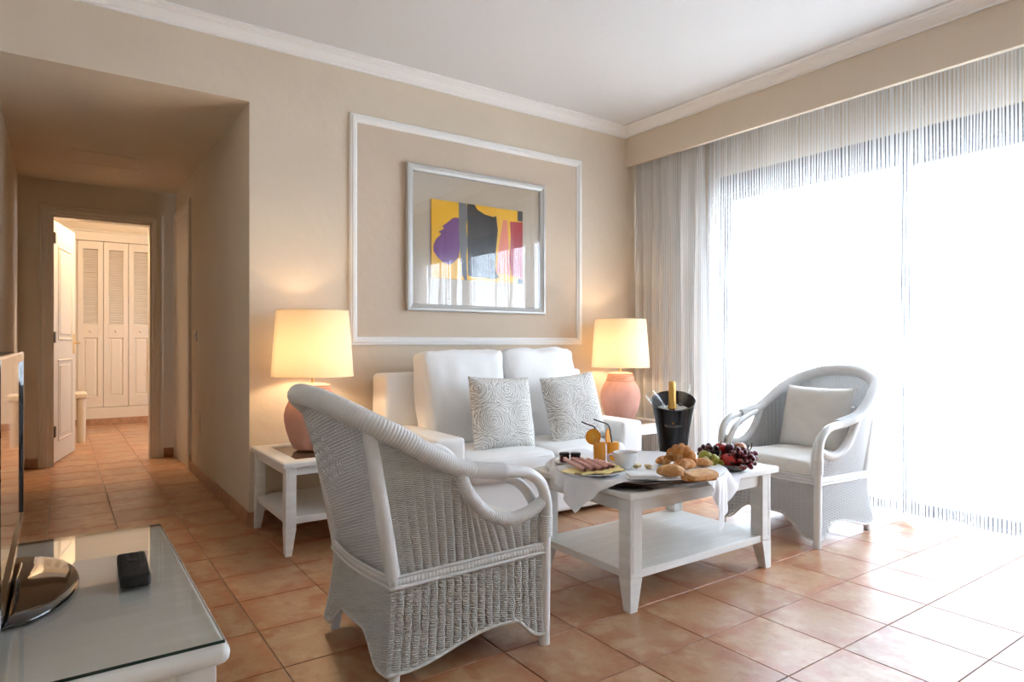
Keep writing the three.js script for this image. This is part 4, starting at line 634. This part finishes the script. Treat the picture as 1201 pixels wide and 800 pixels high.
// ice bucket with bottle and flutes
{
  const c = at(789.5, 532, 0.4505), b = thing('ice_bucket', 'black flared champagne bucket on the coffee table', 'ice bucket', [c.x, 0.4505, c.z], 131 * Math.PI / 180), Hb = 0.262;
  const slant = (g) => { const p = g.attributes.position; for (let i = 0; i < p.count; i++) { const r = Math.hypot(p.getX(i), p.getZ(i)) || 1; p.setY(i, p.getY(i) * (1 + 0.15 * p.getZ(i) / r)); } g.computeVertexNormals(); return g; };
  const rad = (t) => 0.066 + 0.030 * t + 0.013 * t * t * t, cv = document.createElement('canvas'); cv.width = 2048; cv.height = 512; const x = cv.getContext('2d'); x.fillStyle = '#060507'; x.fillRect(0, 0, 2048, 512);
  x.fillStyle = '#8d8478'; x.font = '33px serif'; x.textAlign = 'center'; x.fillText('MOËT & CHANDON', 1024, 192); x.fillStyle = '#a0703c'; x.beginPath(); x.moveTo(1004, 152); x.lineTo(1008, 134); x.lineTo(1016, 142); x.lineTo(1024, 124); x.lineTo(1032, 142); x.lineTo(1040, 134); x.lineTo(1044, 152); x.fill(); x.fillStyle = '#6d5a44'; x.font = '18px serif'; x.fillText('★', 1024, 232);
  const tx = new THREE.CanvasTexture(cv); tx.colorSpace = THREE.SRGBColorSpace;
  part('body', slant(lathe(range(0, 1, 16).map((t) => [rad(t), t * Hb]), 72)), phys({ map: tx, roughness: 0.22, specularIntensity: 0.6 }), b);
  part('inner_wall', slant(lathe(range(0, 1, 8).map((t) => [rad(1 - t) - 0.004, (1 - t) * (Hb - 0.006) + 0.006]).concat([[0, 0.006]]), 72)), std({ color: lin(0.03, 0.027, 0.03), roughness: 0.3, side: THREE.DoubleSide }), b);
  part('rim', slant(new THREE.TorusGeometry(rad(1) - 0.002, 0.0032, 8, 72).rotateX(Math.PI / 2).translate(0, Hb, 0)), M.gloss, b); part('foot', lathe([[0, 0], [rad(0), 0]], 40), M.dark, b);
  // folded cloth inside
  const n = lathe([[0, 0.225], [0.03, 0.226], [0.06, 0.222], [0.082, 0.212], [0.088, 0.200], [0.082, 0.18], [0, 0.18]], 48), p = n.attributes.position; for (let i = 0; i < p.count; i++) { const a = Math.atan2(p.getZ(i), p.getX(i)), r = Math.hypot(p.getX(i), p.getZ(i)); p.setY(i, p.getY(i) + 0.006 * Math.sin(a * 5) * r / 0.09 + 0.004 * Math.sin(a * 9 + r * 60)); } for (let i = 0; i < p.count; i++) p.setY(i, p.getY(i) * (1 + 0.10 * p.getZ(i) / 0.09 )); n.computeVertexNormals(); n.rotateY(131 * Math.PI / 180); n.translate(c.x, 0.4505, c.z);
  single('bucket_cloth', n, M.linen, 'white cloth packed inside the black champagne bucket', 'cloth');
  const bt = thing('champagne_bottle', 'champagne bottle with gold foil neck in the black bucket', 'bottle', [c.x - 0.004, 0.463, c.z + 0.002]); bt.rotation.z = 0.02;
  part('glass_body', lathe([[0, 0], [0.036, 0], [0.040, 0.01], [0.040, 0.13], [0.034, 0.17], [0.020, 0.215], [0.0165, 0.235]], 40), phys({ color: lin(0.012, 0.03, 0.012), roughness: 0.08, clearcoat: 1 }), bt);
  part('foil', lathe([[0.030, 0.188], [0.0225, 0.215], [0.018, 0.24], [0.0172, 0.29], [0.0182, 0.293], [0.0182, 0.303], [0.0165, 0.308], [0.0178, 0.316], [0.0172, 0.336], [0.013, 0.345], [0, 0.348]], 40), std({ color: lin(0.72, 0.43, 0.12), roughness: 0.38, metalness: 0.85, bumpMap: plasterBump, bumpScale: 0.003 }), bt).userData.label = 'gold foil neck';
  part('neck_label', lathe([[0.0315, 0.184], [0.0235, 0.213]], 40), std({ color: lin(0.10, 0.015, 0.012), roughness: 0.4 }), bt);
  const fl = (label, base, tip) => { const o = thing('champagne_flute', label, 'flute', base, 0, 'flutes in the bucket'); o.quaternion.setFromUnitVectors(V3(0, 1, 0), V3(...tip).normalize()); part('bowl', lathe([[0.0035, 0.085], [0.010, 0.092], [0.020, 0.115], [0.0245, 0.15], [0.0255, 0.19], [0.0235, 0.225], [0.0228, 0.225], [0.0245, 0.19], [0.0235, 0.15], [0.019, 0.117], [0.008, 0.096], [0, 0.094]], 36), glassM, o); part('stem', lathe([[0.0, 0], [0.0035, 0.0], [0.003, 0.04], [0.0038, 0.086], [0, 0.09]], 14), glassM, o); };
  const e1 = [Math.cos(YAW), Math.sin(YAW)], e2 = [-Math.sin(YAW), Math.cos(YAW)], off = (a, d) => [c.x + a * e1[0] + d * e2[0], c.z + a * e1[1] + d * e2[1]], f1 = off(0.022, 0.026), f2 = off(0.012, -0.045);
  fl('clear champagne flute tilted toward the table lamp', [f1[0], 0.585, f1[1]], [-0.66 * e1[0], 0.75, -0.66 * e1[1]]);
  fl('clear champagne flute tilted toward the window', [f2[0], 0.585, f2[1]], [0.30 * e1[0], 0.95, 0.30 * e1[1]]);
}
// fruit
{
  const c = at(850, 551, 0.4505), r = rng(77), e1 = [Math.cos(YAW), Math.sin(YAW)], e2 = [-Math.sin(YAW), Math.cos(YAW)], P = (a, d, y) => V3(c.x + a * e1[0] + d * e2[0], 0.4505 + y, c.z + a * e1[1] + d * e2[1]);
  single('fruit_bowl', lathe([[0, 0], [0.07, 0], [0.078, 0.004], [0.098, 0.024], [0.108, 0.036], [0.106, 0.038], [0.094, 0.028], [0.07, 0.010], [0, 0.008]], 48, c.x, 0.4505, c.z), M.gloss, 'shallow black bowl full of fruit on the coffee table', 'bowl');
  const skin = (a, b, rough = 0.3) => phys({ roughness: rough, clearcoat: 0.4, clearcoatRoughness: 0.2, map: dataTex(64, 64, (x, y) => { const n = fbm(x * 4, y * 6, 17, 4, 4); return [0, 1, 2].map((k) => mix(a[k], b[k], n)); }, true) });
  const green = skin([0.50, 0.52, 0.12], [0.78, 0.76, 0.34]), wine = skin([0.22, 0.02, 0.06], [0.58, 0.08, 0.14]), purple = skin([0.13, 0.03, 0.09], [0.38, 0.08, 0.18]), red = skin([0.55, 0.03, 0.05], [0.85, 0.15, 0.12]), blush = skin([0.62, 0.28, 0.20], [0.86, 0.66, 0.42], 0.5);
  const berry = new THREE.IcosahedronGeometry(1, 2), stemM = std({ color: lin(0.10, 0.09, 0.03), roughness: 0.8 });
  const bunch = (label, m, n, rad, centre, size, seed) => {
    const o = thing('grape_bunch', label, 'grapes', [centre.x, centre.y, centre.z], -YAW, 'grapes in the fruit bowl'), q = rng(seed), placed = [];
    part('stem', tube(curve([[-size[0] * 0.7, 0, 0], [0, size[1] * 0.3, 0], [size[0] * 0.5, size[1] * 0.9, 0.004], [size[0] * 0.6, size[1] * 1.35, 0.0]]), 0.0022, 14, 6), stemM, o);
    for (let t = 0; t < 4000 && placed.length < n; t++) { const v = V3(q() * 2 - 1, q() * 2 - 1, q() * 2 - 1); if (v.length() > 1) continue; v.set(v.x * size[0], v.y * size[1], v.z * size[2]); if (centre.y + v.y - rad < 0.463) v.y = 0.463 + rad - centre.y; if (placed.some((w) => w.distanceTo(v) < rad * 1.5)) continue; placed.push(v); const g = part('grape', berry, m, o); g.position.copy(v); const k = rad * (0.88 + 0.24 * q()); g.scale.set(k, k * 1.12, k); g.rotation.set(q() * 3, q() * 3, q() * 3); }
  };
  bunch('pale green grapes at the end of the fruit bowl near the bread', green, 11, 0.0165, P(-0.062, 0.045, 0.042), [0.048, 0.028, 0.04], 3);
  bunch('dark purple grapes heaped over the back of the fruit bowl', purple, 30, 0.0115, P(-0.05, -0.02, 0.072), [0.065, 0.030, 0.045], 5);
  bunch('wine red grapes spilling over the front of the fruit bowl', wine, 46, 0.0115, P(0.050, 0.055, 0.050), [0.055, 0.050, 0.045], 9);
  bunch('red grapes piled at the window end of the fruit bowl', wine, 34, 0.011, P(0.092, 0.0, 0.055), [0.042, 0.045, 0.055], 12);
  const round = (name, label, cat, m, p, k, s = 1) => { const o = thing(name, label, cat, [p.x, p.y, p.z]); const pr = []; for (let i = 0; i <= 20; i++) { const t = Math.PI * i / 20; pr.push([Math.max(0, k * Math.sin(t) * (1 - 0.06 * Math.cos(t)) ), -k * s * Math.cos(t) * (1 - 0.10 * Math.exp(-((t < 1.57 ? t : Math.PI - t) ** 2) / 0.12))]); } part('flesh', lathe(pr, 32), m, o); part('stem', tube(curve([[0, k * s * 0.85, 0], [0.001, k * s * 1.0, 0], [0.005, k * s * 1.2, 0.002]]), 0.0016, 8, 6), stemM, o); };
  round('apple', 'shiny red apple between green and red grapes', 'apple', red, P(0.0, 0.050, 0.046), 0.036, 0.94);
  round('pear', 'green pear beside the pale green grapes', 'pear', green, P(-0.088, 0.012, 0.052), 0.031, 1.15);
  round('peach', 'blush yellow peach on top of the grapes', 'peach', blush, P(0.070, -0.010, 0.092), 0.027, 0.95);
  round('plum', 'dark plum at the top of the fruit bowl', 'plum', purple, P(0.022, 0.0, 0.092), 0.022, 1.0);
  round('nectarine', 'red nectarine at the back of the fruit bowl', 'nectarine', red, P(-0.005, -0.035, 0.085), 0.029, 0.95);
}

// ───────────── television corner ─────────────
{
  const x0 = -0.245, x1 = 0.24, z0 = -2.035, z1 = -1.163, t = thing('tv_cabinet', 'white television cabinet with glass-covered rounded top', 'cabinet', [0, 0, 0]);
  part('cabinet_top', box(x0, x1, 0.458, 0.494, z0, z1, 0.017), M.white, t);
  part('glass_cover', box(x0 + 0.004, x1 - 0.010, 0.4945, 0.5, z0 + 0.010, z1 - 0.010, 0.0015), M.topGlass, t).userData.label = 'clear glass sheet';
  part('glass_edge', frame(x0 + 0.0035, x1 - 0.0095, -z1 + 0.0095, -z0 - 0.0095, [[0, 0], [0, 0.0052], [0.0008, 0.0052], [0.0008, 0]]).rotateX(-Math.PI / 2).translate(0, 0.4945, 0), std({ color: lin(0.012, 0.035, 0.028), roughness: 0.15 }), t).userData.label = 'dark green glass edge';
  for (const [a, b] of [[x0 + 0.02, z0 + 0.025], [x1 - 0.08, z0 + 0.025], [x0 + 0.02, z1 - 0.085], [x1 - 0.08, z1 - 0.085]]) part('leg', box(a, a + 0.06, 0, 0.453, b, b + 0.06, 0.003), M.white, t);
  part('apron', [box(x0 + 0.03, x1 - 0.03, 0.41, 0.453, z1 - 0.06, z1 - 0.035), box(x0 + 0.03, x1 - 0.03, 0.41, 0.453, z0 + 0.035, z0 + 0.06), box(x1 - 0.055, x1 - 0.03, 0.41, 0.453, z0 + 0.03, z1 - 0.03)], M.white, t);
  part('side_panel', [box(x0 + 0.03, x1 - 0.03, 0.06, 0.10, z1 - 0.06, z1 - 0.035), box(x0 + 0.03, x1 - 0.03, 0.06, 0.41, z0 + 0.04, z0 + 0.055)], M.white, t);
  part('shelf', box(x0 + 0.03, x1 - 0.035, 0.08, 0.105, z0 + 0.04, z1 - 0.04, 0.002), M.white, t); part('back_panel', box(x0 + 0.02, x0 + 0.03, 0.06, 0.45, z0 + 0.04, z1 - 0.04), M.white, t);
  const w = thing('television', 'slim black television on the white cabinet, seen edge-on', 'television', [-0.078, 0.5005, -1.645]), y0 = 0.055, y1 = 0.477, h = 0.405;
  part('housing', box(-0.045, -0.006, y0, y1, -h, h, 0.008), M.dark, w);
  part('bezel', frame(-h, h, y0, y1, [[0, -0.006], [0, 0.004], [0.004, 0.007], [0.022, 0.007], [0.026, 0.002]]).rotateY(Math.PI / 2), M.gloss, w);
  part('screen', box(-0.004, 0.002, y0 + 0.02, y1 - 0.02, -h + 0.02, h - 0.02), M.gloss, w);
  part('neck', box(-0.05, -0.008, 0.01, 0.10, -0.07, 0.07, 0.012), M.gloss, w);
  const bg = lathe([[0, 0.024], [0.5, 0.022], [0.85, 0.017], [0.97, 0.010], [1.0, 0.004], [0.985, 0], [0, 0]], 64); bg.scale(0.115, 1, 0.215); bg.computeVertexNormals(); part('stand_base', bg, M.gloss, w);
  const rm = thing('remote_control', 'black remote control lying on the glass cabinet top', 'remote', [0.132, 0.5005, -1.607], -0.03);
  part('body', box(-0.0275, 0.0275, 0, 0.026, -0.088, 0.088, 0.006), std({ color: lin(0.012, 0.010, 0.009), roughness: 0.75 }), rm);
  const keyM = std({ color: lin(0.05, 0.046, 0.042), roughness: 0.8 });
  for (let j = 0; j < 8; j++) for (let i = 0; i < 3; i++) { if ((j === 3 || j === 4) && i === 1) continue; part('button', box(-0.004, 0.004, 0, 0.0035, -0.003, 0.003, 0.001), keyM, rm).position.set((i - 1) * 0.0155, 0.0252, -0.072 + j * 0.0155); }
  part('button', cyl(0.010, 0.009, 0, 0.004, 0, 0, 20), keyM, rm).position.set(0, 0.0252, -0.018);
}

scene.traverse((o) => { if (o.isMesh) { o.castShadow = true; o.receiveShadow = true; } if (o.isLight) o.castShadow = true; });
renderer.render(scene, camera);
